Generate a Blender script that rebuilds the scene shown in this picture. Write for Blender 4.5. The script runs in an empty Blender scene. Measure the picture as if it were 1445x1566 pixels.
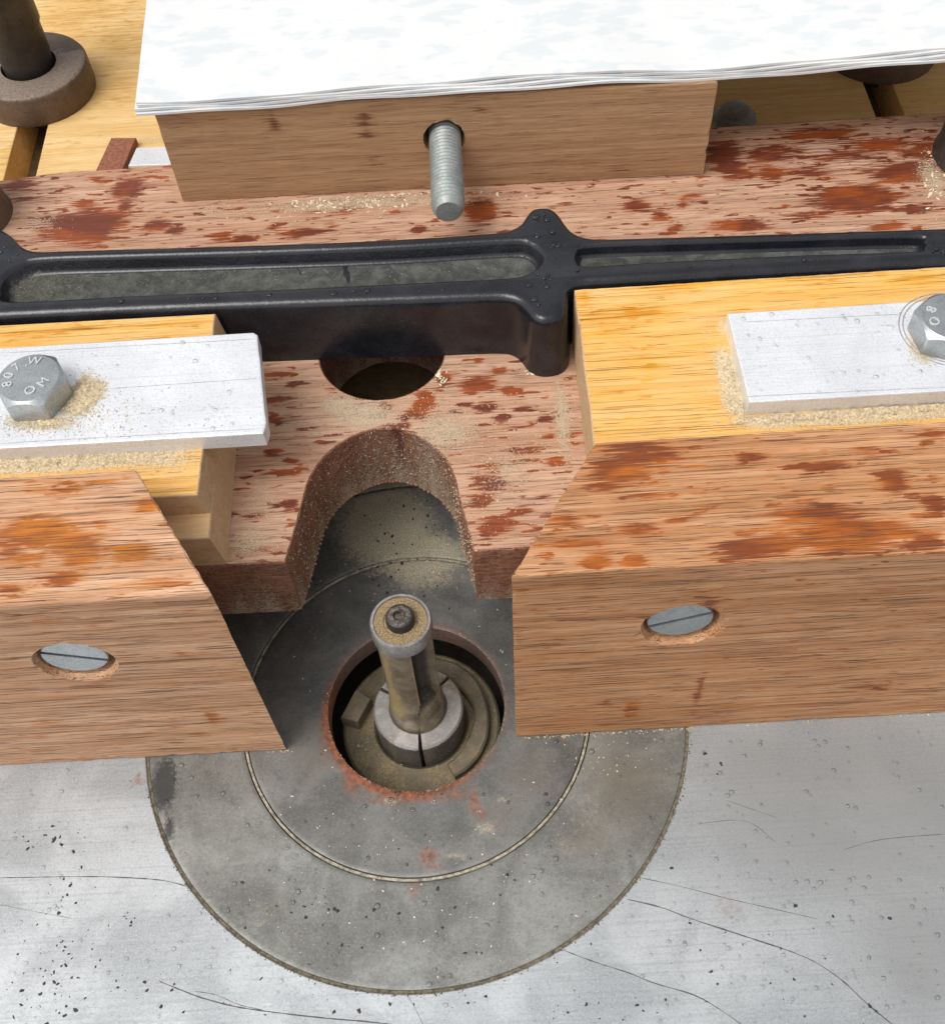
import bpy, bmesh, math, random
import numpy as np
from mathutils import Vector, Matrix, noise as mnoise
from mathutils.geometry import tessellate_polygon

# ------------------------------------------------------------------ camera, sky, sun, exposure
S = bpy.context.scene
COL = S.collection
MM = 0.001
CR = np.array([[0.99819458, -0.04234639, -0.04259531],
               [-0.05885113, -0.8313042, -0.55269329],
               [-0.0120051, 0.55420223, -0.83229548]])      # rows: right, down, forward
CC = np.array([18.76761895, -107.40838308, 240.64606537])   # mm
CF, PW, PH = 1718.8511, 1445., 1566.
cam = bpy.data.cameras.new('camera')
cam.sensor_fit = 'HORIZONTAL'; cam.sensor_width = 36.0
cam.lens = 36.0 * CF / PW
cam.clip_start = 0.01; cam.clip_end = 100.0
camo = bpy.data.objects.new('camera', cam); COL.objects.link(camo)
m = Matrix.Identity(4)
for i in range(3):
    m[i][0] = CR[0][i]; m[i][1] = -CR[1][i]; m[i][2] = -CR[2][i]; m[i][3] = CC[i] * MM
camo.matrix_world = m
S.camera = camo

SUN_EL, SUN_AZ = math.radians(62), math.radians(-122)        # azimuth from +y towards +x
w = bpy.data.worlds.new('World'); S.world = w; w.use_nodes = True
nt = w.node_tree; nt.nodes.clear()
sky = nt.nodes.new('ShaderNodeTexSky'); sky.sky_type = 'NISHITA'; sky.sun_disc = False
sky.sun_elevation = SUN_EL; sky.sun_rotation = SUN_AZ
sky.air_density = 1.0; sky.dust_density = 4.0; sky.ozone_density = 1.0
hs = nt.nodes.new('ShaderNodeHueSaturation'); hs.inputs['Saturation'].default_value = 0.10   # overcast
bg = nt.nodes.new('ShaderNodeBackground'); bg.inputs['Strength'].default_value = 0.15
wo = nt.nodes.new('ShaderNodeOutputWorld')
nt.links.new(sky.outputs[0], hs.inputs['Color']); nt.links.new(hs.outputs[0], bg.inputs[0]); nt.links.new(bg.outputs[0], wo.inputs[0])
sun = bpy.data.lights.new('sun', 'SUN'); sun.energy = 0.9; sun.angle = math.radians(35); sun.color = (1.0, 0.965, 0.92)
suno = bpy.data.objects.new('sun', sun); COL.objects.link(suno)
dv = Vector((math.sin(SUN_AZ) * math.cos(SUN_EL), math.cos(SUN_AZ) * math.cos(SUN_EL), math.sin(SUN_EL)))
suno.rotation_euler = dv.to_track_quat('Z', 'Y').to_euler(); suno.location = dv * 2
S.view_settings.view_transform = 'Standard'; S.view_settings.look = 'None'
S.view_settings.gamma = 1.0; S.view_settings.exposure = 0.3
S.view_settings.use_curve_mapping = False
S.render.engine = 'CYCLES'
S.cycles.max_bounces = 8

random.seed(7); RNG = np.random.default_rng(7)

# ------------------------------------------------------------------ helpers: photo pixel -> point
def _dir(px, py):
    return np.array([(px - PW / 2) / CF, (py - PH / 2) / CF, 1.0]) @ CR
def atz(px, py, z):
    d = _dir(px, py); return CC + d * (z - CC[2]) / d[2]
def aty(px, py, y):
    d = _dir(px, py); return CC + d * (y - CC[1]) / d[1]

# ------------------------------------------------------------------ helpers: objects
def link(o): COL.objects.link(o); return o
def tag(o, label=None, cat=None, group=None, kind=None):
    if label: o['label'] = label
    if cat: o['category'] = cat
    if group: o['group'] = group
    if kind: o['kind'] = kind
    return o
def thing(name, loc, label, cat, group=None):
    o = bpy.data.objects.new(name, None); link(o); o.location = Vector(loc) * MM
    o.empty_display_size = 0.005
    return tag(o, label, cat, group)

def obj(name, bm, mats, parent=None, base=None, smooth=None, attrs=None):
    """bm holds world millimetres; becomes one mesh object in metres at base (or under parent)."""
    if parent is not None:
        p, q = parent, Vector((0, 0, 0))
        while p is not None: q = q + p.location; p = p.parent
        off = q / MM
    else: off = Vector(base if base is not None else (0, 0, 0))
    me = bpy.data.meshes.new(name)
    if not isinstance(mats, (list, tuple)): mats = [mats]
    if isinstance(bm, bmesh.types.BMesh):
        bmesh.ops.recalc_face_normals(bm, faces=bm.faces[:])
        bm.to_mesh(me); bm.free()
    else:
        me.from_pydata(bm[0], [], bm[1])
    co = np.empty(len(me.vertices) * 3); me.vertices.foreach_get('co', co)
    co = co.reshape(-1, 3)
    if attrs:
        for an, fn in attrs.items():
            a = me.attributes.new(an, 'FLOAT', 'POINT')
            a.data.foreach_set('value', np.asarray(fn(co), dtype=np.float32))
    co = (co - np.array(off)) * MM
    me.vertices.foreach_set('co', co.ravel())
    for mt in mats: me.materials.append(mt)
    if smooth is not None:
        me.polygons.foreach_set('use_smooth', [True] * len(me.polygons))
        me.set_sharp_from_angle(angle=math.radians(smooth))
    me.update()
    o = bpy.data.objects.new(name, me); link(o)
    if parent is not None: o.parent = parent
    else: o.location = off * MM
    return o

def offset_loop(pts, d):
    """inset a counter-clockwise loop by d (mitred)."""
    n = len(pts); out = []
    for i in range(n):
        a, b, c = Vector(pts[i - 1]), Vector(pts[i]), Vector(pts[(i + 1) % n])
        e1 = (b - a); e2 = (c - b)
        if e1.length < 1e-9: e1 = e2
        if e2.length < 1e-9: e2 = e1
        e1.normalize(); e2.normalize()
        n1 = Vector((-e1.y, e1.x)); n2 = Vector((-e2.y, e2.x))
        k = max(0.25, 1 + n1.dot(n2))
        out.append(tuple(b + (n1 + n2) * (d / k)))
    return out
def area(p): return sum(p[i - 1][0] * p[i][1] - p[i][0] * p[i - 1][1] for i in range(len(p))) / 2
def ccw(p): return list(p) if area(p) > 0 else list(p)[::-1]

def prism(bm, outline, z0, z1, holes=(), bev=0.4, botbev=0.0, side_mat=0, top_mat=0, hole_mat=None):
    """vertical prism with a small rounded upper edge, optional through holes."""
    outs = [(ccw(outline), 1, side_mat)] + [(ccw(h), -1, side_mat if hole_mat is None else hole_mat) for h in holes]
    top = []; bot = []
    for pts, sg, mt in outs:
        stack = [(botbev, z0)] if botbev else []
        stack += [(0, z0 + botbev), (0, z1 - bev)] + ([(0.29 * bev, z1 - 0.29 * bev), (bev, z1)] if bev > 0 else [])
        rings = [[bm.verts.new((x, y, z)) for x, y in offset_loop(pts, sg * o)] for o, z in stack]
        for a, b in zip(rings, rings[1:]):
            for i in range(len(a)):
                j = (i + 1) % len(a)
                f = bm.faces.new((a[i], a[j], b[j], b[i])); f.material_index = mt
        top.append(rings[-1]); bot.append(rings[0])
    for lst, mt in ((top, top_mat), (bot, side_mat)):
        flat = [v for l in lst for v in l]
        for t in tessellate_polygon([[v.co.copy() for v in l] for l in lst]):
            try:
                f = bm.faces.new([flat[i] for i in t]); f.material_index = mt
            except ValueError: pass
    return bm

def grid_cut(bm, step, axes=('x', 'y'), lo=None, hi=None):
    for ax in axes:
        k = 'xyz'.index(ax)
        vals = [v.co[k] for v in bm.verts]
        a = max(min(vals), lo[k]) if lo else min(vals); b = min(max(vals), hi[k]) if hi else max(vals)
        nrm = [0, 0, 0]; nrm[k] = 1
        q = math.floor(a / step) * step + step * 0.5
        while q < b:
            if q > a + 0.02:
                p = [0, 0, 0]; p[k] = q
                fs = [f for f in bm.faces if min(v.co[k] for v in f.verts) < q < max(v.co[k] for v in f.verts)]
                es = {e for f in fs for e in f.edges}; vs = {v for f in fs for v in f.verts}
                bmesh.ops.bisect_plane(bm, geom=list(vs) + list(es) + fs, plane_co=p, plane_no=nrm, dist=1e-5)
            q += step
    return bm

def lathe(bm, prof, c=(0, 0), seg=48, mat=0, a0=0.0):
    """surface of revolution about a vertical axis; prof = [(r, z)...]; closes at r = 0."""
    rings = []
    for r, z in prof:
        if r < 1e-6: rings.append([bm.verts.new((c[0], c[1], z))])
        else: rings.append([bm.verts.new((c[0] + r * math.cos(a0 + 2 * math.pi * i / seg), c[1] + r * math.sin(a0 + 2 * math.pi * i / seg), z)) for i in range(seg)])
    for a, b in zip(rings, rings[1:]):
        for i in range(seg):
            j = (i + 1) % seg
            if len(a) == 1 and len(b) == 1: continue
            if len(a) == 1: f = bm.faces.new((a[0], b[j], b[i]))
            elif len(b) == 1: f = bm.faces.new((a[i], a[j], b[0]))
            else: f = bm.faces.new((a[i], a[j], b[j], b[i]))
            f.material_index = mat
    return rings

def box(bm, x0, x1, y0, y1, z0, z1, mat=0):
    vs = [bm.verts.new((x, y, z)) for x in (x0, x1) for y in (y0, y1) for z in (z0, z1)]
    for q in ((0, 1, 3, 2), (4, 6, 7, 5), (0, 4, 5, 1), (2, 3, 7, 6), (0, 2, 6, 4), (1, 5, 7, 3)):
        f = bm.faces.new([vs[i] for i in q]); f.material_index = mat

def circle(c, r, n=48, a0=0): return [(c[0] + r * math.cos(a0 + 2 * math.pi * i / n), c[1] + r * math.sin(a0 + 2 * math.pi * i / n)) for i in range(n)]
def catmull(pts, sub=5, closed=True):
    n = len(pts); out = []
    for i in range(n if closed else n - 1):
        p = [np.array(pts[(i + k) % n] if closed else pts[min(max(i + k, 0), n - 1)], float) for k in (-1, 0, 1, 2)]
        for s in range(sub):
            t = s / sub
            out.append(tuple(0.5 * (2 * p[1] + (p[2] - p[0]) * t + (2 * p[0] - 5 * p[1] + 4 * p[2] - p[3]) * t * t + (3 * p[1] - p[0] - 3 * p[2] + p[3]) * t ** 3)))
    return out
def boolean_cut(bm, cutter):
    a = bpy.data.meshes.new('tmp'); bm.to_mesh(a); bm.free()
    b = bpy.data.meshes.new('tmp2'); bmesh.ops.recalc_face_normals(cutter, faces=cutter.faces[:]); cutter.to_mesh(b); cutter.free()
    oa, ob = bpy.data.objects.new('tmp', a), bpy.data.objects.new('tmp2', b)
    link(oa); link(ob)
    md = oa.modifiers.new('b', 'BOOLEAN'); md.operation = 'DIFFERENCE'; md.object = ob; md.solver = 'EXACT'
    dg = bpy.context.evaluated_depsgraph_get()
    me = bpy.data.meshes.new_from_object(oa.evaluated_get(dg))
    out = bmesh.new(); out.from_mesh(me)
    for o in (oa, ob): bpy.data.objects.remove(o)
    for q in (a, b, me): bpy.data.meshes.remove(q)
    return out

def blobs(lst, proj):
    """stain field: lst of (px, py, rx, ry[, weight]) in photo pixels; proj turns a pixel into the touched surface."""
    out = []
    for t in lst:
        px, py, rx, ry = t[:4]; wt = t[4] if len(t) > 4 else 1.0
        c = proj(px, py); ex = proj(px + rx, py) - c; ey = proj(px, py + ry) - c
        out.append((c, max(np.linalg.norm(ex), .5), max(np.linalg.norm(ey), .5), wt))
    def f(co, ax=(0, 1)):
        v = np.zeros(len(co))
        for c, ra, rb, wt in out:
            d = ((co[:, ax[0]] - c[ax[0]]) / ra) ** 2 + ((co[:, ax[1]] - c[ax[1]]) / rb) ** 2
            v = np.maximum(v, wt * np.exp(-0.7 * d))
        return v
    return f

def weather(bm, amp=.10, chip=.5, faces=None):
    """slight unevenness everywhere, small dents along the sharp edges."""
    bmesh.ops.recalc_face_normals(bm, faces=bm.faces[:])
    bm.normal_update()
    mv = []
    for v in bm.verts:
        ns = [f.normal for f in v.link_faces]
        spreadn = min((a.dot(ns[0]) for a in ns), default=1)
        d = Vector(mnoise.noise_vector(v.co * .11)) * amp + Vector(mnoise.noise_vector(v.co * .6)) * amp * .4
        if spreadn < .8:
            k = max(0, mnoise.noise(v.co * .35) - .12) + max(0, mnoise.noise(v.co * 1.1 + Vector((9, 4, 2))) - .3) * .6
            d = d - v.normal * k * chip
        mv.append(d)
    for v, d in zip(list(bm.verts), mv): v.co += d
    return bm

# ------------------------------------------------------------------ helpers: materials
class Mt:
    def __init__(s, name):
        s.m = bpy.data.materials.new(name); s.m.use_nodes = True
        s.t = s.m.node_tree; s.t.nodes.clear()
        s.out = s.t.nodes.new('ShaderNodeOutputMaterial'); s.p = s.t.nodes.new('ShaderNodeBsdfPrincipled')
        s.t.links.new(s.p.outputs[0], s.out.inputs[0])
        s.tc = s.t.nodes.new('ShaderNodeTexCoord')
    def put(s, sock, v):
        if isinstance(v, bpy.types.NodeSocket): s.t.links.new(v, sock)
        elif isinstance(v, (tuple, list)) and len(v) == 3 and sock.type == 'RGBA': sock.default_value = (*v, 1)
        else: sock.default_value = v
    def set(s, **k):
        for n, v in k.items(): s.put(s.p.inputs[n.replace('_', ' ')], v)
        return s
    def co(s, sx=1, sy=1, sz=1, loc=(0, 0, 0), rot=(0, 0, 0)):
        n = s.t.nodes.new('ShaderNodeMapping'); n.vector_type = 'POINT'
        s.t.links.new(s.tc.outputs['Object'], n.inputs[0])
        n.inputs['Scale'].default_value = (sx * 1000, sy * 1000, sz * 1000); n.inputs['Location'].default_value = loc
        n.inputs['Rotation'].default_value = rot
        return n.outputs[0]
    def noise(s, v, scale=1, detail=3, rough=.5, dist=0):
        n = s.t.nodes.new('ShaderNodeTexNoise'); s.t.links.new(v, n.inputs['Vector'])
        n.inputs['Scale'].default_value = scale; n.inputs['Detail'].default_value = detail
        n.inputs['Roughness'].default_value = rough; n.inputs['Distortion'].default_value = dist
        return n.outputs['Fac']
    def voro(s, v, scale=1, feat='F1', rnd=1):
        n = s.t.nodes.new('ShaderNodeTexVoronoi'); n.feature = feat; s.t.links.new(v, n.inputs['Vector'])
        n.inputs['Scale'].default_value = scale; n.inputs['Randomness'].default_value = rnd
        return n.outputs['Distance']
    def ma(s, op, a, b=0.0, c=None):
        n = s.t.nodes.new('ShaderNodeMath'); n.operation = op
        s.put(n.inputs[0], a); s.put(n.inputs[1], b)
        if c is not None: s.put(n.inputs[2], c)
        return n.outputs[0]
    def ss(s, x, lo, hi, a=0., b=1.):
        n = s.t.nodes.new('ShaderNodeMapRange'); n.interpolation_type = 'SMOOTHSTEP'
        s.put(n.inputs['Value'], x); n.inputs['From Min'].default_value = lo; n.inputs['From Max'].default_value = hi
        n.inputs['To Min'].default_value = a; n.inputs['To Max'].default_value = b
        return n.outputs[0]
    def mix(s, f, a, b, mode='MIX'):
        n = s.t.nodes.new('ShaderNodeMix'); n.data_type = 'RGBA'; n.blend_type = mode
        s.put(n.inputs[0], f); s.put(n.inputs[6], a); s.put(n.inputs[7], b)
        return n.outputs[2]
    def attr(s, name):
        n = s.t.nodes.new('ShaderNodeAttribute'); n.attribute_name = name; return n.outputs['Fac']
    def bump(s, h, strength=.3, dist=.0002):
        n = s.t.nodes.new('ShaderNodeBump'); n.inputs['Strength'].default_value = strength; n.inputs['Distance'].default_value = dist
        s.put(n.inputs['Height'], h); s.t.links.new(n.outputs[0], s.p.inputs['Normal']); return s

def wood(name, light, mid, dark, wetA, wetB, pore=(.06, .03, .02), gx=.05, seed=0, pores=.6, fibre=.5, bumps=.35,
         dust=(.62, .5, .34), rot=0.0, rain=.0, wetsharp=.12, poreden=.62):
    """grain runs along x; attributes wet / dust add soaked stains and sawdust film."""
    M = Mt(name); L = (seed * 13.1, seed * 7.7, seed * 3.3); R = (0, 0, rot)
    a = M.noise(M.co(gx * .35, .22, .22, L, R), 1, 4, .6, .6)
    b = M.noise(M.co(gx * 1.0, 1.3, 1.3, L, R), 1, 5, .65, .3)
    c = M.noise(M.co(gx * 2.2, 5.5, 5.5, L, R), 1, 2, .6)
    col = M.mix(M.ss(a, .3, .7), mid, light)
    g0 = M.noise(M.co(gx * .16, .55, .55, (L[0] + 2, L[1], L[2]), R), 1, 4, .65, 1.2)
    col = M.mix(M.ma('MULTIPLY', M.ss(g0, .46, .62), .38), col, dark)
    col = M.mix(M.ma('MULTIPLY', M.ss(b, .45, .75), .34), col, dark)
    col = M.mix(M.ma('MULTIPLY', M.ss(c, .42, .72), fibre), col, dark)
    p = M.noise(M.co(gx * 1.5, 2.9, 2.9, (L[0] + 5, L[1], L[2]), R), 1, 2, .55)
    p2 = M.noise(M.co(gx * .42, 3.4, 3.4, (L[0] + 15, L[1], L[2]), R), 1, 3, .6)
    pr = M.ma('MAXIMUM', M.ss(p, poreden + .03, poreden + .05), M.ma('MULTIPLY', M.ss(p2, poreden + .0, poreden + .025), .75))
    # stains
    wn = M.noise(M.co(gx * 2.0, .75, .75, (L[0] + 9, L[1], L[2]), R), 1, 5, .62, .2)
    wf = M.noise(M.co(gx * 1.6, 2.2, 2.2, L, R), 1, 3, .6)
    sm = M.noise(M.co(.22, .75, .75, (L[0] + 31, L[1], L[2]), R), 1, 2, .5)
    field = M.ma('ADD', M.attr('wet'), M.ma('MULTIPLY', M.ma('SUBTRACT', wn, .5), 1.05))
    field = M.ma('ADD', field, M.ma('MULTIPLY', M.ma('SUBTRACT', wf, .5), 1.7))
    field = M.ma('ADD', field, M.ma('MULTIPLY', M.ss(sm, .56, .68), rain))
    wet = M.ss(field, .5 - wetsharp, .5 + wetsharp)
    wcol = M.mix(M.ss(M.noise(M.co(.07, .16, .16, (L[0] + 4, 2, 1)), 1, 3), .42, .62), wetA, wetB)
    wcol = M.mix(M.ma('MULTIPLY', M.ss(b, .4, .7), .6), wcol, [q * .5 for q in wetA])
    wcol = M.mix(M.ma('MULTIPLY', M.ss(c, .45, .7), .4), wcol, [q * .45 for q in wetA])
    halo = M.ss(field, .5 - wetsharp * 2.6, .5)
    col = M.mix(M.ma('MULTIPLY', halo, .34), col, wetB)
    col = M.mix(wet, col, wcol)
    col = M.mix(M.ma('MULTIPLY', pr, pores), col, pore)
    dn = M.noise(M.co(1.7, 2.1, 2.1, L), 1, 4, .75)
    df = M.ma('ADD', M.ma('MULTIPLY', M.attr('dust'), 1.15), M.ma('MULTIPLY', M.ma('SUBTRACT', dn, .5), 1.6))
    du = M.ma('MULTIPLY', M.ss(df, .4, .62), .85)
    dcol = M.mix(M.ss(M.noise(M.co(4, 4, 4), 1, 2), .35, .65), [q * .6 for q in dust], dust)
    col = M.mix(du, col, dcol)
    rough = M.ma('SUBTRACT', .72, M.ma('MULTIPLY', wet, .34))
    M.set(Base_Color=col, Roughness=rough, Specular_IOR_Level=.35)
    h = M.ma('SUBTRACT', M.ma('MULTIPLY', c, .5), M.ma('MULTIPLY', pr, .8))
    h = M.ma('ADD', h, M.ma('MULTIPLY', du, M.ma('MULTIPLY', dn, 1.2)))
    M.bump(h, bumps, .0003)
    return M.m

MAH_R = wood('mahogany_right', (.64, .36, .195), (.50, .245, .105), (.27, .095, .028), (.24, .056, .012), (.46, .125, .014), seed=1, rain=.40, rot=.03, poreden=.585, pores=.8, wetsharp=.16)
MAH_L = wood('mahogany_left', (.74, .455, .285), (.58, .325, .18), (.30, .135, .06), (.36, .09, .015), (.56, .185, .018), seed=2, rain=.30, rot=-.02, poreden=.585, pores=.8, wetsharp=.2)
SAPELE = wood('sapele_base', (.65, .425, .29), (.53, .31, .195), (.29, .13, .078), (.19, .046, .022), (.37, .085, .018), seed=3, rain=.64, gx=.07, wetsharp=.12, pores=.65, poreden=.60)
SAP_END = wood('sapele_end_grain', (.40, .20, .125), (.28, .12, .068), (.13, .05, .03), (.1, .03, .02), (.13, .04, .02), gx=.9, seed=4, pores=.75, poreden=.58, rain=0, dust=(.6, .46, .33), bumps=.8)
BROWN = wood('brown_block', (.49, .305, .17), (.41, .24, .122), (.25, .125, .06), (.18, .07, .035), (.22, .09, .045), seed=5, rain=.12, pores=.45, poreden=.61)
YELLOW = wood('yellow_hardwood', (.86, .57, .25), (.78, .44, .125), (.52, .25, .055), (.70, .28, .018), (.84, .40, .025), pore=(.12, .06, .02), seed=6, gx=.04, rain=.34, wetsharp=.3, fibre=.42, pores=.7, poreden=.605, dust=(.80, .68, .46))
PALE = wood('pale_softwood', (.78, .55, .31), (.68, .44, .22), (.48, .28, .12), (.55, .30, .1), (.6, .3, .1), seed=7, gx=.05, rain=.0, fibre=.3, pores=.2, dust=(.78, .65, .43))
PALE_END = wood('pale_end_grain', (.62, .44, .26), (.56, .38, .21), (.40, .24, .12), (.4, .2, .1), (.4, .2, .1), seed=8, gx=.8, rain=.0, fibre=.4, pores=.1)
PLY = wood('plywood_face', (.86, .64, .34), (.76, .50, .20), (.58, .35, .14), (.66, .36, .09), (.70, .40, .1), pore=(.3, .17, .07), seed=9, gx=.06, rain=.35, wetsharp=.35, fibre=.3, pores=.35)

def metal(name, c0, c1, metallic=.8, rough=(.35, .5), brush=(.03, 3.0), mott=.25, seed=0, bumps=.08, dust=(.42, .34, .2), spots=0.0, grime_tone=(.2, .17, .14), pit=0.0):
    M = Mt(name); L = (seed * 9.7, seed * 4.1, 0)
    a = M.noise(M.co(brush[0], brush[1], brush[1], L), 1, 4, .7)
    b = M.noise(M.co(mott * .2, mott * .2, mott * .2, L), 1, 6, .6, .5)
    c = M.noise(M.co(mott * 4, mott * 4, mott * 4, L), 1, 4, .7)
    col = M.mix(M.ss(b, .35, .68), c0, c1)
    col = M.mix(M.ma('MULTIPLY', M.ss(a, .45, .75), .35), col, [q * .6 for q in c0])
    col = M.mix(M.ma('MULTIPLY', M.ss(c, .5, .72), .3), col, [q * .5 for q in c0])
    g2 = M.noise(M.co(2.3, 2.3, 2.3, L), 1, 3, .7)
    col = M.mix(M.ma('MULTIPLY', M.ss(g2, .52, .7), .35), col, [q * .45 for q in c0])
    col = M.mix(M.ma('MULTIPLY', M.ss(g2, .48, .32), .3), col, [min(1, q * 1.35) for q in c1])
    dk = M.ss(M.ma('ADD', M.attr('dark'), M.ma('MULTIPLY', M.ma('SUBTRACT', c, .5), .9)), .35, .7)
    g = M.ss(M.ma('ADD', M.attr('grime_tone'), M.ma('MULTIPLY', M.ma('SUBTRACT', b, .5), .8)), .25, .85)
    col = M.mix(M.ma('MULTIPLY', g, .75), col, grime_tone)
    col = M.mix(M.ma('MULTIPLY', dk, .85), col, (.03, .03, .033))
    rn = M.ma('ADD', M.attr('rust'), M.ma('MULTIPLY', M.ma('SUBTRACT', M.ma('ADD', M.ma('MULTIPLY', c, .5), M.ma('MULTIPLY', b, .5)), .5), 1.0))
    rs = M.ss(rn, .2, .8)
    rcol = M.mix(M.ss(M.noise(M.co(.9, .9, .9), 1, 3), .35, .65), (.13, .05, .022), (.35, .095, .032))
    col = M.mix(M.ma('MULTIPLY', rs, .9), col, rcol)
    fn = M.noise(M.co(1.1, 1.1, 1.1, L), 1, 5, .75)
    df = M.ma('ADD', M.attr('dust'), M.ma('MULTIPLY', M.ma('SUBTRACT', fn, .5), 1.1))
    du = M.ma('MULTIPLY', M.ss(df, .3, .7), .9)
    dc = M.mix(M.ss(M.noise(M.co(3, 3, 3), 1, 3), .3, .7), [q * .5 for q in dust], dust)
    col = M.mix(du, col, dc)
    cover = M.ma('MAXIMUM', M.ma('MAXIMUM', rs, du), M.ma('MULTIPLY', g, .6))
    met = M.ma('MULTIPLY', M.ma('SUBTRACT', 1.0, cover), metallic)
    ro = M.ss(M.ma('ADD', M.ma('MULTIPLY', c, .6), M.ma('MULTIPLY', a, .4)), .3, .7, rough[0], rough[1])
    ro = M.ma('MAXIMUM', ro, M.ma('MULTIPLY', cover, .8))
    M.set(Base_Color=col, Metallic=met, Roughness=ro)
    if pit: a = M.ma('ADD', a, M.ma('MULTIPLY', M.noise(M.co(.8, .8, .8, L), 1, 4, .75), pit * 4))
    M.bump(M.ma('ADD', M.ma('MULTIPLY', a, .5), M.ma('ADD', M.ma('MULTIPLY', c, .4), du)), bumps, .0002)
    return M.m

ALU_TABLE = metal('aluminium_table', (.345, .365, .378), (.50, .525, .54), .4, (.4, .55), (.02, 1.6), .24, 1, .15, grime_tone=(.215, .22, .215))
STEEL_IN = metal('insert_steel', (.15, .15, .135), (.285, .29, .27), .3, (.42, .58), (.3, .4), .3, 2, .15, dust=(.60, .525, .37), grime_tone=(.16, .135, .10))
STEEL_IN2 = metal('insert_steel_inner', (.12, .118, .11), (.225, .222, .208), .3, (.4, .55), (.3, .4), .3, 3, .15, dust=(.60, .525, .37), grime_tone=(.16, .135, .10))
ALU_BAR = metal('aluminium_bar', (.74, .755, .785), (.84, .855, .885), .3, (.3, .42), (.02, 2.6), .3, 4, .08, dust=(.62, .5, .3))
CAST = metal('black_cast_iron', (.008, .0085, .011), (.022, .0225, .028), .0, (.1, .26), (.8, .8), .35, 5, .22, dust=(.2, .19, .15), pit=.6)
CAST_F = metal('cast_pocket_floor', (.034, .035, .031), (.10, .102, .09), .0, (.35, .6), (1.5, 1.5), 1.6, 6, 1.0, dust=(.26, .235, .15))
ZINC = metal('zinc_plated_steel', (.36, .39, .40), (.48, .50, .51), .75, (.28, .42), (.4, .4), .6, 7, .1)
ROD = metal('threaded_rod_steel', (.26, .285, .275), (.37, .385, .37), .45, (.42, .6), (.4, .4), .6, 8, .1)
BIT = metal('router_bit_steel', (.20, .155, .10), (.34, .28, .20), .5, (.3, .5), (.5, .5), 1.2, 9, .2, dust=(.42, .31, .14))
COLLET = metal('collet_steel', (.36, .335, .31), (.54, .51, .48), .4, (.32, .5), (.6, .6), 1.0, 10, .2, dust=(.36, .28, .15))
DARKSTEEL = metal('dark_steel', (.035, .03, .028), (.065, .055, .05), .3, (.35, .55), (.5, .5), .6, 11, .2, dust=(.3, .24, .19))
RUSTSTEEL = metal('brown_steel', (.10, .065, .045), (.15, .10, .07), .2, (.45, .6), (.5, .5), .6, 12, .3, dust=(.33, .26, .21))
BEARM = metal('bearing_steel', (.26, .24, .23), (.42, .40, .385), .55, (.32, .5), (.6, .6), 1.4, 15, .2, dust=(.36, .28, .15))
HOUSING = metal('motor_housing', (.16, .13, .09), (.24, .19, .12), .15, (.6, .8), (.5, .5), .8, 13, .5, dust=(.36, .28, .15))

def simple(name, col, rough=.6, var=.3, sc=1.0, metallic=0, bumps=.2):
    M = Mt(name)
    n = M.noise(M.co(sc, sc, sc), 1, 5, .7)
    M.set(Base_Color=M.mix(M.ss(n, .3, .7), [q * (1 - var) for q in col], [min(1, q * (1 + var * .5)) for q in col]), Roughness=rough, Metallic=metallic)
    M.bump(n, bumps, .0003)
    return M.m
SEAM = simple('packed_dust', (.40, .365, .28), .9, .6, .9)
LETTER = simple('bright_zinc', (.62, .64, .66), .5, .2, 2, .3)
SEAM_D = simple('packed_dark_dust', (.17, .145, .10), .9, .7, 1.6)
DUST = simple('sawdust', (.62, .50, .32), .9, .5, 2.2)
DUST_R = simple('red_sawdust', (.50, .27, .17), .9, .35, 1.5)
DUST_W = simple('pale_sawdust', (.82, .70, .50), .85, .25, 1.5)
SPECK = simple('dark_flakes', (.045, .035, .03), .7, .4, 1.5)
SCRATCH = simple('scratch', (.10, .09, .085), .7, .4, 1.5)
RED = simple('red_wood', (.30, .11, .06), .7, .4, .8)
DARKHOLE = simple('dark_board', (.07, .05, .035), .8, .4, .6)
SLOTW = wood('slot_floor_wood', (.30, .22, .12), (.22, .15, .08), (.12, .08, .05), (.1, .05, .03), (.1, .05, .03), seed=11, gx=.6, rain=0)
BEARF = simple('bearing_shield', (.36, .26, .135), .75, .75, 3.2, .1, .5)
WP = Mt('wet_paper')
n1 = WP.noise(WP.co(.12, .22, .1), 1, 3, .5); n2 = WP.noise(WP.co(.5, .9, .5), 1, 3, .6)
WP.set(Base_Color=WP.mix(WP.ma('MULTIPLY', WP.ss(WP.ma('ADD', n1, WP.ma('MULTIPLY', n2, .12)), .56, .70), .6), (.70, .705, .70), (.57, .615, .635)), Roughness=.55)
WP.bump(n1, .15, .0004); PAPER = WP.m
WT = Mt('water'); wt = WT.t; wt.nodes.remove(WT.p)                 # clear beads: surface reflection over clear water
w_f = wt.nodes.new('ShaderNodeFresnel'); w_f.inputs['IOR'].default_value = 1.33
w_t = wt.nodes.new('ShaderNodeBsdfTransparent'); w_t.inputs[0].default_value = (.985, .99, .99, 1)
w_g = wt.nodes.new('ShaderNodeBsdfGlossy'); w_g.inputs['Roughness'].default_value = .04
w_m = wt.nodes.new('ShaderNodeMixShader')
wt.links.new(w_f.outputs[0], w_m.inputs[0]); wt.links.new(w_t.outputs[0], w_m.inputs[1]); wt.links.new(w_g.outputs[0], w_m.inputs[2]); wt.links.new(w_m.outputs[0], WT.out.inputs[0])
WATER = WT.m

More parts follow.
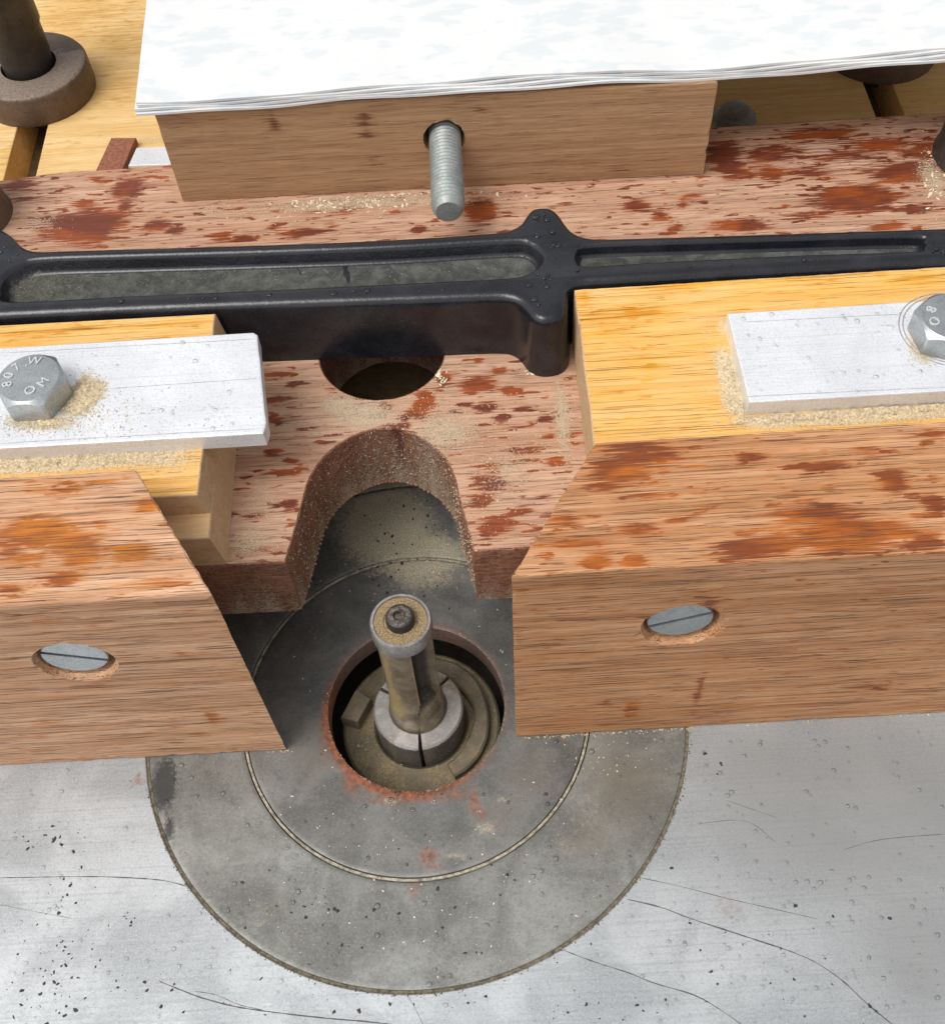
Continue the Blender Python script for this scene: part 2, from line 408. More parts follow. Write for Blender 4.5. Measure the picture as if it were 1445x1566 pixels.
# ------------------------------------------------------------------ constants of the place (mm)
R3, R2, R1 = 62.0, 39.75, 20.4        # insert rim, seam, hole
ZB, ZC = 45.6, 25.1                   # base board top / underside
ZY, ZA = 62.4, 66.4                   # packing board top, aluminium bar top
HF = 72.0                             # fence height
YF, YB = -9.0, 18.9                   # fence faces
CX, CY = 0.2, 1.0                     # spindle axis

# ================================================================== table
def ang_noise(co, k=3.0):
    return np.sin(co[:, 0] * .31 + 1.3 * np.sin(co[:, 1] * .17)) * np.sin(co[:, 1] * .27 + 1.1 * np.sin(co[:, 0] * .21))
P0 = lambda px, py: atz(px, py, 0)
bm = bmesh.new()
prism(bm, [(-260, -130), (260, -130), (260, 330), (-260, 330)], -8, 0, [circle((0, 0), R3 + .45, 160)], bev=.25)
grid_cut(bm, 6, lo=(-120, -80, -9), hi=(150, 110, 9))
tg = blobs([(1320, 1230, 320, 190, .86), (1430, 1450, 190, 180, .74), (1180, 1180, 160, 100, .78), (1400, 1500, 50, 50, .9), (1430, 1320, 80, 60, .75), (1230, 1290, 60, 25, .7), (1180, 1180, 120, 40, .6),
            (1000, 1530, 120, 30, .35), (110, 1300, 80, 40, .3), (60, 1230, 90, 30, .35)], P0)  # broad darker grey tone over the right side, plus smaller patches
td = blobs([(1400, 1490, 50, 30, .35), (215, 1195, 12, 8, .5)], P0)
tr = blobs([(1410, 1500, 35, 26, .22), (213, 1192, 14, 10, .75), (1120, 1385, 40, 20, .35), (1240, 1290, 30, 6, .45)], P0)
table = obj('table_top', bm, [ALU_TABLE], attrs={'grime_tone': tg, 'dark': td, 'rust': tr, 'dust': lambda c: .75 * ((c[:, 1] > 40) & (np.abs(c[:, 0]) < 60)), })
tag(table, kind='structure'); table['label'] = 'brushed aluminium router table with scratches and rain drops'

def ribbon(pts, w, z):
    vs, fs = [], []
    for i, p in enumerate(pts):
        a = np.array(pts[max(i - 1, 0)]); b = np.array(pts[min(i + 1, len(pts) - 1)])
        t = (b - a)[:2]; t = t / (np.linalg.norm(t) + 1e-9); nrm = np.array([-t[1], t[0]])
        ww = w * (.35 + .65 * random.random()) * (0.4 if i in (0, len(pts) - 1) else 1)
        vs += [(p[0] + nrm[0] * ww / 2, p[1] + nrm[1] * ww / 2, z), (p[0] - nrm[0] * ww / 2, p[1] - nrm[1] * ww / 2, z)]
    for i in range(len(pts) - 1): fs.append((2 * i, 2 * i + 1, 2 * i + 3, 2 * i + 2))
    return vs, fs
for ln, wd in (([(0, 1343), (60, 1342), (130, 1341), (200, 1343), (255, 1348), (294, 1359)], .30),
           ([(243, 1501), (275, 1514), (310, 1527), (360, 1540), (420, 1549), (500, 1558), (560, 1563), (600, 1568)], .34),
           ([(298, 1517), (330, 1522), (365, 1537), (400, 1545)], .18),
           ([(960, 1376), (1010, 1388), (1055, 1405), (1110, 1423), (1165, 1441), (1210, 1456), (1250, 1474), (1290, 1502), (1325, 1535), (1370, 1572)], .34),
           ([(862, 1454), (910, 1472), (960, 1488), (1000, 1504), (1060, 1522), (1100, 1544), (1137, 1570)], .26),
           ([(980, 1343), (1040, 1356), (1110, 1374), (1180, 1390), (1250, 1406)], .16),
           ([(1070, 1260), (1140, 1256), (1185, 1288)], .14), ([(1290, 1300), (1350, 1284), (1445, 1276)], .16),
           ([(620, 1516), (636, 1545), (650, 1575)], .14), ([(0, 1384), (40, 1392), (110, 1405)], .12), ([(1110, 1224), (1190, 1252)], .12)):
    pts = catmull([tuple(P0(*p)[:2]) for p in ln], 6, closed=False) + [tuple(P0(*ln[-1])[:2])]
    obj('scratch', ribbon(pts, wd, .012), SCRATCH, parent=table)

# ================================================================== insert rings
def ring(bm, r0, r1, z0, z1, nr, seg=220, bev=.3):
    prof = [(r0, z0), (r0, z1 - bev), (r0 + .29 * bev, z1 - .29 * bev), (r0 + bev, z1)]
    prof += [(r0 + bev + (r1 - r0 - 2 * bev) * i / nr, z1) for i in range(1, nr)]
    prof += [(r1 - bev, z1), (r1 - .29 * bev, z1 - .29 * bev), (r1, z1 - bev), (r1, z0), (r0, z0)]
    lathe(bm, prof, (0, 0), seg); bmesh.ops.remove_doubles(bm, verts=bm.verts[:], dist=1e-4)
i_dust = blobs([(590, 800, 70, 65, 1.0), (640, 850, 70, 40, .95), (650, 885, 70, 20, .6), (600, 750, 70, 25, .6), (600, 830, 40, 60, .7),
                (400, 1400, 50, 35, .35), (470, 1440, 60, 25, .33), (900, 1250, 45, 60, .36), (870, 1300, 30, 18, .38), (745, 1265, 25, 14, .5), (768, 1223, 14, 9, .45),
                (600, 1225, 20, 8, .5), (700, 1310, 28, 9, .45), (860, 1290, 16, 8, .5), (440, 960, 60, 40, .2), (720, 1160, 60, 10, .25), (1000, 1160, 30, 30, .25)], P0)
i_rust_b = blobs([(725, 1225, 9, 28, .62), (655, 1310, 16, 16, .6), (632, 1360, 16, 22, .45), (660, 1325, 26, 7, .45), (735, 1245, 14, 10, .5), (820, 1200, 40, 40, .25), (630, 1220, 80, 10, .65), (540, 1190, 22, 30, .7), (500, 1110, 14, 60, .62), (690, 1215, 40, 14, .55)], P0)
def i_rust(co):
    r = np.hypot(co[:, 0], co[:, 1]); a = np.arctan2(co[:, 1], co[:, 0])
    edge = np.exp(-np.maximum(r - R1 - .8, 0) / 1.6) * (.45 + .55 * np.clip(np.cos(a + 2.2), 0, 1)) * (r > R1 - .1)
    return np.maximum(i_rust_b(co), edge)
i_dark = blobs([(250, 1200, 22, 45, .9), (258, 1270, 10, 26, .8), (425, 960, 40, 20, .25), (690, 800, 18, 40, .35), (520, 800, 30, 20, .3), (800, 1320, 5, 4, .6)], P0)
i_grime = blobs([(960, 1200, 80, 90, .75), (900, 1280, 70, 50, .6), (800, 1180, 70, 50, .55), (760, 1240, 60, 40, .5), (480, 1150, 50, 70, .6), (420, 1390, 60, 40, .45), (450, 1000, 60, 60, .5), (560, 1260, 60, 30, .4), (840, 1000, 80, 60, .4), (330, 1230, 40, 60, .35)], P0)
bm = bmesh.new(); ring(bm, R2 + .55, R3 - .3, -6, -.05, 26)
o = obj('insert_ring', bm, STEEL_IN, base=(0, 0, -6), smooth=40, attrs={'dust': i_dust, 'rust': i_rust, 'dark': i_dark, 'grime_tone': i_grime})
tag(o, 'wide outer grey steel ring let into the aluminium table', 'insert ring', 'table insert rings')
bm = bmesh.new(); ring(bm, R2 - R1 and R1, R2 - .45, -6, -.08, 24)
o = obj('insert_ring', bm, STEEL_IN2, base=(0, 0, -6), smooth=40, attrs={'dust': i_dust, 'rust': i_rust, 'dark': i_dark, 'grime_tone': i_grime})
tag(o, 'darker inner steel ring with rusty hole around the router bit', 'insert ring', 'table insert rings')
for r0, r1, z, mt, nm, lb in ((R2 - .25, R2 + .33, -.16, SEAM, 'seam_dust', 'pale packed dust filling the seam between the two steel rings'),
                      (R3 - .3, R3 + .5, -.30, SEAM_D, 'seam_dust', 'dark packed dust filling the gap round the outer steel ring')):
    bm = bmesh.new(); ring(bm, r0, r1, -5, z, 2, 220, .1)
    for v in bm.verts:
        if v.co.z > -1: v.co.z += random.uniform(-.06, .05)
    tag(obj(nm, bm, mt, base=(0, 0, -5), smooth=60), lb, 'dust', kind='stuff')

# ================================================================== motor below the hole
mot = thing('router_motor', (CX, CY, -40), 'dusty brown router motor nose down inside the table hole', 'router motor')
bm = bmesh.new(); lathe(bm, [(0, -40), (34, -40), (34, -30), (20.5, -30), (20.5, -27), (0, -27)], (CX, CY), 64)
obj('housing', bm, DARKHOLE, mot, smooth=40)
bm = bmesh.new(); lathe(bm, [(10, -27), (19.0, -27), (19.0, -13.5), (18.4, -12.9), (11.5, -12.9), (10.2, -14.5), (10, -27)], (CX, CY), 72)
sv = blobs([(600, 1190, 60, 30, .6), (720, 1130, 40, 40, .6), (640, 1020, 80, 30, .5)], lambda a, b: atz(a, b, -16))
obj('spindle_flange', bm, HOUSING, mot, smooth=40, attrs={'dust': lambda c: .5 + .35 * ang_noise(c * 1.6)})
bm = bmesh.new()
c = atz(541, 1078, -8.5); prism(bm, [(c[0] - 3.2, c[1] - 3.0), (c[0] + 1.0, c[1] - 4.6), (c[0] + 4.2, c[1] + 1.4), (c[0] + .4, c[1] + 4.2)], -14, -8.5, bev=.6)
obj('locking_lug', bm, HOUSING, mot, smooth=40, attrs={'dust': lambda c: .2 + 0 * c[:, 0]})
bm = bmesh.new(); rg = []
for i in range(31):
    a = math.radians(-62 + 150 * i / 30); ro = 16.6 + .25 * math.sin(i * .35); ri = 12.6 + .3 * math.sin(i * .5 + 1)
    rg.append([bm.verts.new((CX + r * math.cos(a), CY + r * math.sin(a), z + .15 * math.sin(i * 2.1))) for r, z in ((ri, -13), (ro, -13), (ro, -10.6), (ro - .5, -10.1), (ri + .5, -10.1), (ri, -10.6))])
for p, q in zip(rg, rg[1:]):
    for k in range(6): bm.faces.new((p[k], p[(k + 1) % 6], q[(k + 1) % 6], q[k]))
bm.faces.new(rg[0]); bm.faces.new(rg[-1])
obj('retaining_clip', bm, HOUSING, mot, smooth=35, attrs={'dust': lambda c: .2 + .3 * ang_noise(c * 2), 'dark': lambda c: .2 + .3 * ang_noise(c * 1.3 + 2)})
# collet: three jaws, each a part
def jaw(a0, a1):
    bm = bmesh.new(); n = 22
    prof = [(6.5, -22), (10.6, -22), (10.6, -3.6), (10.1, -3.0), (6.9, -3.0), (6.5, -3.4)]
    rings = []
    for i in range(n + 1):
        a = a0 + (a1 - a0) * i / n
        rings.append([bm.verts.new((CX + r * math.cos(a), CY + r * math.sin(a), z)) for r, z in prof])
    for p, q in zip(rings, rings[1:]):
        for k in range(len(prof)):
            bm.faces.new((p[k], p[(k + 1) % len(prof)], q[(k + 1) % len(prof)], q[k]))
    bm.faces.new(rings[0]); bm.faces.new(rings[-1][::-1]); return bm
sl = [math.radians(q) for q in (-88, 44, 150)]
for k in range(3):
    a0, a1 = sl[k], sl[(k + 1) % 3]
    if a1 < a0: a1 += 2 * math.pi
    obj('collet_jaw', jaw(a0 + .045, a1 - .045), COLLET, mot, smooth=30, attrs={'dust': lambda c: .26 + .2 * ang_noise(c * 2.3) + .25 * (c[:, 2] < -8) * ang_noise(c * 3) + .2 * (c[:, 1] > 4), 'dark': lambda c: .62 * ((c[:, 2] < -3.3) & (np.hypot(c[:, 0] - CX, c[:, 1] - CY) > 10.4))})

# ================================================================== router bit
bit = thing('router_bit', (CX, CY, -20), 'straight flush trim router bit with ball bearing on its tip', 'router bit')
def bitr(a, z):
    sw = 26 * max(0, 1 - max(z, 0) / 12) ** 2
    d = (math.degrees(a) + sw) % 180     # two flutes, running out in a curve at the bottom
    k = min(1, max(0, (z - 1.0) / 9)); k = k * k * (3 - 2 * k)
    R = 6.1 if z > 4 else 6.1 + .4 * (4 - z) / 8
    s = 0
    if 106 < d < 174: s = 1
    e = min(abs(d - 104), abs(d - 176)) if s else 0
    f = min(1, e / 3) * s
    cut = 4.0 * f * (0.65 + .35 * math.sin(math.radians((d - 104) * 2.5)))
    r = R - cut * k
    if z > 4 and not s: r -= .35 * (((d + 76) % 180) / 110)
    return r
bm = bmesh.new(); nz, na = 44, 120; rings = []
for i in range(nz + 1):
    z = -20 + (35.5 + 20) * i / nz
    rings.append([bm.verts.new((CX + bitr(2 * math.pi * j / na, z) * math.cos(2 * math.pi * j / na), CY + bitr(2 * math.pi * j / na, z) * math.sin(2 * math.pi * j / na), z)) for j in range(na)])
for p, q in zip(rings, rings[1:]):
    for j in range(na): bm.faces.new((p[j], p[(j + 1) % na], q[(j + 1) % na], q[j]))
bm.faces.new(rings[0][::-1]); bm.faces.new(rings[-1])
def bd(c):
    a = np.degrees(np.arctan2(c[:, 1] - CY, c[:, 0] - CX))
    return .6 * np.exp(-((a + 140) / 30) ** 2) * (c[:, 2] > 2) + .3 * np.exp(-((c[:, 2] - 8) / 6) ** 2)
obj('cutter_body', bm, BIT, bit, smooth=35, attrs={'dust': bd, 'dark': lambda c: .75 * np.clip((c[:, 2] - 1) / 6, 0, 1) * (np.hypot(c[:, 0] - CX, c[:, 1] - CY) < 5.0)})
bm = bmesh.new(); lathe(bm, [(4.0, 35.6), (6.35, 35.6), (6.35, 39.5), (6.1, 39.9), (5.6, 39.9), (5.5, 39.4), (4.0, 39.4), (4.0, 35.6)], (CX, CY), 64)
br = obj('bearing', bm, BEARM, bit, smooth=35, attrs={'dust': lambda c: .12 + .2 * ang_noise(c * 4)})
bm = bmesh.new(); lathe(bm, [(2.4, 39.0), (5.46, 39.0), (5.46, 39.62), (4.9, 39.72), (4.3, 39.62), (3.6, 39.7), (3.4, 39.5), (2.4, 39.5), (2.4, 39.0)], (CX, CY), 64)
obj('bearing_shield', bm, BEARF, br, smooth=35)
bm = bmesh.new(); lathe(bm, [(0, 36), (2.9, 36), (2.95, 41.2), (2.7, 41.8), (2.2, 42.0), (1.35, 42.0), (1.2, 40.9), (0, 40.9)], (CX, CY), 36)
obj('retaining_screw', bm, DARKSTEEL, bit, smooth=35, attrs={'dust': lambda c: .38 * (np.hypot(c[:, 0] - CX, c[:, 1] - CY) < 2.3) + .1})

# ================================================================== fence blocks
def fence(outline, zc, xh, name, mat, topb, frontb, label, dustb):
    bm = bmesh.new(); prism(bm, outline, .05, HF, bev=.35, botbev=.2)
    cut = bmesh.new()
    r = [[cut.verts.new((xh + q * math.cos(2 * math.pi * i / 40) * rr, y, zc + q * math.sin(2 * math.pi * i / 40) * rr)) for i in range(40) for q in (1 + .012 * math.sin(i * 7.1),)] for y, rr in ((YF - 2, 8.6), (YF, 7.9), (YF + 1.2, 7.2), (YF + 5.2, 7.1))]
    for p, q in zip(r, r[1:]):
        for i in range(40): cut.faces.new((p[i], p[(i + 1) % 40], q[(i + 1) % 40], q[i]))
    cut.faces.new(r[0]); cut.faces.new(r[-1])
    bm = boolean_cut(bm, cut)
    grid_cut(bm, 1.6, ('x', 'y', 'z'))
    weather(bm, .10, .9)
    for v in bm.verts: v.co.z = max(v.co.z, .04)
    tb = blobs(topb, lambda a, b: atz(a, b, HF)); fb = blobs(frontb, lambda a, b: aty(a, b, YF)); db = blobs(dustb, lambda a, b: atz(a, b, HF))
    def wet(co):
        return np.where(co[:, 2] > HF - .6, tb(co), np.where(co[:, 1] < YF + .6, fb(co, (0, 2)) * .8, 0))
    def dst(co):
        rr = np.hypot(co[:, 0] - xh, co[:, 2] - zc)
        return np.where(co[:, 2] > HF - .6, db(co), np.where((rr < 8.2) & (co[:, 1] > YF + .2), .3, 0))
    return tag(obj(name, bm, mat, base=(outline[0][0], YF, 0), attrs={'wet': wet, 'dust': dst}), label, 'fence', 'fence blocks')
def chipped(a, b, n, amp):
    a, b = np.array(a), np.array(b); t = (b - a) / np.linalg.norm(b - a); nr = np.array([-t[1], t[0]])
    return [tuple(a + (b - a) * k / n + nr * (random.uniform(-amp, amp) if 0 < k < n else 0)) for k in range(n + 1)]
fence([*chipped((22.5, YF), (160, YF), 1, 0), *chipped((160, YB), (39.9, YB), 1, 0), *chipped((39.9, YB), (22.5, YF), 24, .12)[1:-1]], 49.6, 54.6, 'fence_block', MAH_R,
      [(985, 692, 55, 18), (945, 720, 45, 20), (925, 745, 30, 10, .7), (1150, 700, 22, 8, .8), (1255, 712, 45, 9, .75), (865, 800, 30, 9, .8), (970, 812, 30, 8, .8), (885, 832, 45, 9, .8), (910, 858, 22, 13),
       (970, 858, 22, 8), (1150, 838, 58, 16, 1.1), (1245, 785, 60, 14), (1300, 815, 75, 28, 1.1), (1365, 735, 24, 18), (1085, 775, 18, 6, .7), (1075, 752, 30, 5, .7), (1210, 758, 28, 6, .7), (1430, 770, 22, 16),
       (1420, 830, 28, 14), (1040, 795, 20, 5, .7), (1330, 690, 25, 8, .7), (1425, 665, 25, 10, .8), (1000, 760, 40, 5, .6), (1190, 820, 30, 12, .7), (1380, 815, 30, 12, .7), (835, 845, 14, 8, .5), (1270, 745, 18, 5, .6)],
      [(965, 1082, 12, 9), (1068, 1060, 5, 24, .9), (1085, 925, 14, 12, .9), (1340, 1050, 26, 5, .7), (900, 1080, 20, 3, .6), (1180, 1000, 90, 2, .5), (1130, 1080, 30, 3, .4)],
      'right hand reddish fence block under the long yellow board, slotted screw in its face', [(1350, 650, 80, 3, .35)])
fence([*chipped((-46.4, YB), (-160, YB), 1, 0), *chipped((-160, YF), (-29.7, YF), 1, 0), *chipped((-29.7, YF), (-46.4, YB), 24, .12)[1:-1]], 48.9, -61.3, 'fence_block', MAH_L,
      [(60, 812, 60, 20, 1.05), (110, 832, 42, 16, 1.05), (125, 850, 28, 18), (95, 886, 24, 10), (205, 845, 26, 14), (225, 772, 16, 11), (70, 745, 45, 7, .8), (110, 752, 25, 6, .8), (15, 905, 28, 9, .9),
       (250, 893, 45, 6, .8), (155, 735, 30, 4, .6), (40, 855, 40, 9, .8), (15, 840, 25, 14, .8), (150, 800, 18, 5, .6), (260, 855, 14, 6, .6)],
      [(325, 1098, 9, 13), (275, 1000, 14, 3, .8), (305, 1122, 10, 4, .8), (70, 1105, 26, 3, .7), (60, 952, 30, 4, .7), (140, 1160, 16, 3, .6), (30, 1170, 30, 3, .6)],
      'left hand reddish fence block under the overhanging aluminium bar, slotted screw in its face', [(100, 724, 140, 5, .5)])

def slotted_screw(xc, zc, ang, label):
    t = thing('slotted_screw', (xc, YF + 5.2, zc), label, 'screw', 'slotted screws in the fence')
    def plate(bm, pts, y0, y1):
        a = [bm.verts.new((xc + p[0], y0, zc + p[1])) for p in pts]; b = [bm.verts.new((xc + p[0], y1, zc + p[1])) for p in pts]
        a2 = [bm.verts.new((xc + p[0] * 1.03, y0 + .35, zc + p[1] * 1.03)) for p in pts]
        n = len(pts)
        for i in range(n):
            j = (i + 1) % n; bm.faces.new((a[i], a[j], a2[j], a2[i])); bm.faces.new((a2[i], a2[j], b[j], b[i]))
        bm.faces.new(a); bm.faces.new(b)
    R = 6.1; w2 = .5; bm = bmesh.new()
    ca, sa = math.cos(ang), math.sin(ang)
    for s in (1, -1):
        q0 = math.asin(w2 / R); pts = []
        for i in range(25):
            a = q0 + (math.pi - 2 * q0) * i / 24; x, z = R * math.cos(a), s * R * math.sin(a)
            pts.append((x * ca - z * sa, x * sa + z * ca))
        plate(bm, pts, YF + .7, YF + 3.6)
    obj('head', bm, ZINC, t, attrs={'dark': lambda c: .25 + .2 * ang_noise(c * 2), 'grime_tone': lambda c: 0 * c[:, 0]})
    bm = bmesh.new(); plate(bm, [(R * .985 * math.cos(2 * math.pi * i / 48), R * .985 * math.sin(2 * math.pi * i / 48)) for i in range(48)], YF + 1.7, YF + 5.19)
    obj('slot_floor', bm, DARKSTEEL, t)
slotted_screw(-61.2, 50.2, math.radians(-22), 'slotted zinc screw sunk in the left fence block, slot tilting down to the right')
slotted_screw(54.2, 50.9, math.radians(20), 'slotted zinc screw sunk in the right fence block, slot tilting up to the right')

# ================================================================== plywood carrier at the back
PZ = 25.0
bm = bmesh.new()
slotL = [(-116.8, 120), (-107.4, 120), (-108.6, 205), (-110.5, 208), (-116, 208), (-118, 205)]
slotR = [(140.0, 120), (148.2, 120), (148.5, 205), (146.5, 208), (142, 208), (140, 205)]
prism(bm, [(-260, 96), (260, 96), (260, 330), (-260, 330)], 13, PZ, [slotL, slotR], bev=.3)
grid_cut(bm, 5, lo=(-150, 130, 0), hi=(200, 300, 30))
pw = blobs([(130, 20, 70, 40, .5), (190, 60, 40, 25, .6), (180, 130, 40, 30, .45), (20, 240, 30, 20, .5), (110, 30, 50, 10, .6)], lambda a, b: atz(a, b, PZ))
carrier = obj('plywood_carrier', bm, PLY, base=(0, 96, 13), attrs={'wet': pw, 'dust': blobs([(230, 215, 30, 12, .5), (150, 240, 40, 20, .3)], lambda a, b: atz(a, b, PZ))})
tag(carrier, 'pale yellow slotted plywood board under the fence at the back', 'plywood')
bm = bmesh.new(); prism(bm, [(-258, 77), (258, 77), (258, 328), (-258, 328)], .05, 12.95, bev=.3)  # front edge extended under the base board hole to darken it
tag(obj('base_plank', bm, SLOTW, base=(0, 77, 0)), 'dark brown plank seen through the slots of the plywood', 'plank')

# ================================================================== base board with U cut-out
U = [(-42.7, 12.9), (-22.7, 12.9)]
arc = catmull([(-22.7, 12.9), (-21.2, 20), (-19.8, 27.1), (-18.6, 33.0), (-15.9, 38.6), (-11.4, 43.0), (-6.8, 45.3), (-2.6, 45.9), (1.8, 44.8), (6.6, 41.6), (10.6, 36.6), (12.4, 31.6), (13.2, 26.5), (14.6, 19), (15.7, 12.9)], 5, closed=False)
board = [(-160, 140), (-160, 19.1), (-46.9, 19.1), (-43.1, 12.9)] + arc + [(15.7, 12.9), (35.6, 12.9), (39.5, 19.1), (160, 19.1), (160, 141)]
board = board + [(60, 140.8), (-40, 139.6), (-90, 139.2), (-106, 137.4), (-125, 137)]
bm = bmesh.new()
prism(bm, board[::1], ZC, ZB, [circle((-3.0, 68.8), 14.5, 56)], bev=.35, side_mat=1, hole_mat=1)
grid_cut(bm, 1.5, lo=(-110, 10, 0), hi=(150, 142, 50))
weather(bm, .07, .5)
PB = lambda a, b: atz(a, b, ZB)
bw = blobs([(130, 345, 58, 24, 1.15), (195, 290, 24, 18), (190, 315, 14, 8, .8), (30, 283, 28, 8), (240, 345, 22, 9), (265, 352, 16, 6), (150, 272, 18, 5, .7), (40, 305, 28, 7, .6), (125, 310, 18, 6, .7), (90, 290, 22, 4, .6),
            (337, 361, 16, 7), (370, 365, 20, 5), (460, 355, 34, 6), (420, 345, 12, 6, .7), (735, 322, 24, 17, 1.1), (640, 350, 14, 6), (530, 318, 16, 9, .8), (510, 345, 12, 6, .7), (605, 322, 12, 7, .6),
            (975, 315, 22, 9), (1010, 330, 14, 6), (1045, 312, 10, 6), (1030, 350, 12, 5), (1130, 345, 42, 9), (1180, 235, 45, 14, .9), (1250, 205, 55, 10, .9), (1310, 303, 62, 20, 1.15), (1240, 262, 40, 8, .8), (1130, 268, 26, 7, .8),
            (1390, 262, 60, 16, 1.0), (1420, 230, 40, 18, .9), (1105, 235, 30, 22, .9), (1340, 222, 60, 10, .9), (1180, 265, 18, 10), (1290, 240, 50, 7, .8), (1400, 320, 40, 8, .8), (1235, 328, 40, 7, .8), (1065, 300, 22, 4, .7), (1115, 255, 24, 10), (1360, 345, 30, 5),  # blob just right of the riser block is shade painted as stain
            (650, 610, 14, 14), (640, 628, 16, 10), (618, 640, 10, 6), (590, 622, 10, 6), (600, 605, 18, 5), (445, 588, 9, 6), (422, 612, 22, 5), (425, 545, 24, 4), (425, 573, 22, 5), (460, 658, 10, 4), (420, 642, 14, 5), (415, 692, 12, 5),
            (730, 588, 30, 10), (678, 578, 12, 9), (765, 566, 14, 5), (780, 598, 14, 7), (742, 622, 18, 7), (800, 625, 12, 4), (770, 640, 14, 5), (835, 640, 12, 5), (705, 630, 9, 3), (805, 688, 24, 8), (850, 706, 15, 6), (790, 655, 22, 3, .7), (840, 668, 10, 4),
            (748, 740, 24, 14), (735, 765, 16, 10), (765, 800, 26, 12), (745, 810, 12, 14), (795, 782, 18, 5), (750, 712, 20, 5), (830, 760, 14, 4, .7), (443, 772, 14, 9), (430, 722, 32, 4), (445, 705, 12, 4), (385, 790, 20, 4, .7), (400, 840, 22, 4, .6), (380, 740, 14, 4, .6), (610, 655, 12, 4),
            (490, 545, 5, 3)], PB)
bdst = blobs([(560, 635, 60, 25, .62), (520, 620, 40, 20, .6), (680, 660, 60, 40, .55), (790, 700, 60, 50, .36), (860, 640, 14, 70, .62), (840, 560, 40, 14, .4), (380, 830, 40, 30, .5), (400, 760, 30, 40, .42), (480, 650, 30, 40, .3), (700, 560, 30, 20, .35), (770, 720, 50, 60, .42),
              (540, 310, 200, 14, .55), (330, 318, 60, 16, .42), (60, 340, 40, 22, .4), (1425, 270, 26, 30, .6), (900, 330, 120, 20, .2), (660, 690, 30, 20, .35)], PB)
def bwet_shade(co): return np.where(co[:, 2] > ZB - .7, bw(co), 0)
def bdust(co):
    side = .26 + .12 * ang_noise(co * 3) + .25 * (co[:, 2] < ZC + 1.2)
    return np.where(co[:, 2] > ZB - .7, bdst(co), side)
bb = obj('base_board', bm, [SAPELE, SAP_END], base=(0, 13, ZC), attrs={'wet': bwet_shade, 'dust': bdust})
tag(bb, 'rain spotted red brown base board with U shaped cut-out behind the bit', 'board')

# ================================================================== packing boards under the aluminium bars
bm = bmesh.new()
prism(bm, chipped((40.8, 68.1), (40.8, 19.2), 14, .12) + [(165, 19.2), (165, 68.1)], ZB + .05, ZY, bev=.35, side_mat=1)
grid_cut(bm, 2.0)
PY_ = lambda a, b: atz(a, b, ZY)
yw = blobs([(950, 480, 80, 12, .6), (1060, 432, 110, 10, .65), (930, 503, 50, 8, .6), (1250, 428, 120, 9, .6), (1390, 425, 60, 9, .6), (990, 560, 50, 8, .5), (950, 600, 40, 8, .5), (890, 455, 15, 15, .6), (980, 545, 60, 5, .55), (940, 650, 40, 8, .45)], PY_)
yd = blobs([(1115, 575, 18, 45, .85), (1125, 610, 22, 24, .9), (1100, 550, 14, 25, .6), (1190, 645, 60, 9, .95), (1300, 640, 110, 8, .95), (1410, 632, 60, 8, .9), (1080, 510, 20, 20, .35), (1110, 500, 12, 20, .6)], PY_)
weather(bm, .06, .6)
for v in bm.verts: v.co.z = max(v.co.z, ZB + .03); v.co.y = min(v.co.y, 68.3)
o = obj('packing_board', bm, [YELLOW, PALE_END], base=(41, 19, ZB), attrs={'wet': lambda c: np.where(c[:, 2] > ZY - .5, yw(c), 0), 'dust': lambda c: np.where(c[:, 2] > ZY - .5, yd(c), .25)})
tag(o, 'long amber yellow board behind the right fence block', 'board', 'packing boards')
pk = thing('packing_board', (-60, 19, ZB), 'short pale packing board in two layers under the overhanging aluminium bar', 'board', 'packing boards')
ld = blobs([(100, 705, 160, 14, 1.0), (250, 700, 60, 20, .6), (270, 740, 30, 14, .35), (30, 710, 60, 14, .9)], PY_)
bm = bmesh.new(); prism(bm, chipped((-160, 19.1), (-37.2, 19.1), 1, 0) + chipped((-36.9, 19.1), (-37.8, 67.4), 12, .15)[1:] + [(-160, 68.6)], 55.8, ZY, bev=.3, side_mat=1)
grid_cut(bm, 2.2, lo=(-110, 0, 0), hi=(0, 99, 99))
for v in bm.verts:
    if v.co.x > -50: v.co.x += (ZY - v.co.z) * .14
lwb = blobs([(80, 505, 100, 8, .55), (250, 495, 60, 6, .5), (30, 515, 40, 8, .6)], PY_)
obj('upper_layer', bm, [YELLOW, PALE_END], pk, attrs={'wet': lambda c: np.where(c[:, 2] > ZY - .5, lwb(c), .1), 'dust': lambda c: np.where(c[:, 2] > ZY - .5, ld(c), .15)})
bm = bmesh.new(); prism(bm, [(-160, 19.2), (-47.1, 19.2), (-43.4, 13.2), (-36.9, 13.2), (-37.1, 30), (-37.4, 50), (-37.8, 67.4), (-160, 68.4)], ZB + .05, 55.75, bev=.3, side_mat=1)
grid_cut(bm, 3, lo=(-110, 0, 0), hi=(0, 99, 99))
for v in bm.verts:
    if v.co.x > -42: v.co.x += (ZY - v.co.z) * .14
obj('lower_layer', bm, [PALE, PALE_END], pk, attrs={'wet': lambda c: 0 * c[:, 0], 'dust': lambda c: .25 * (c[:, 2] < 55.4)})

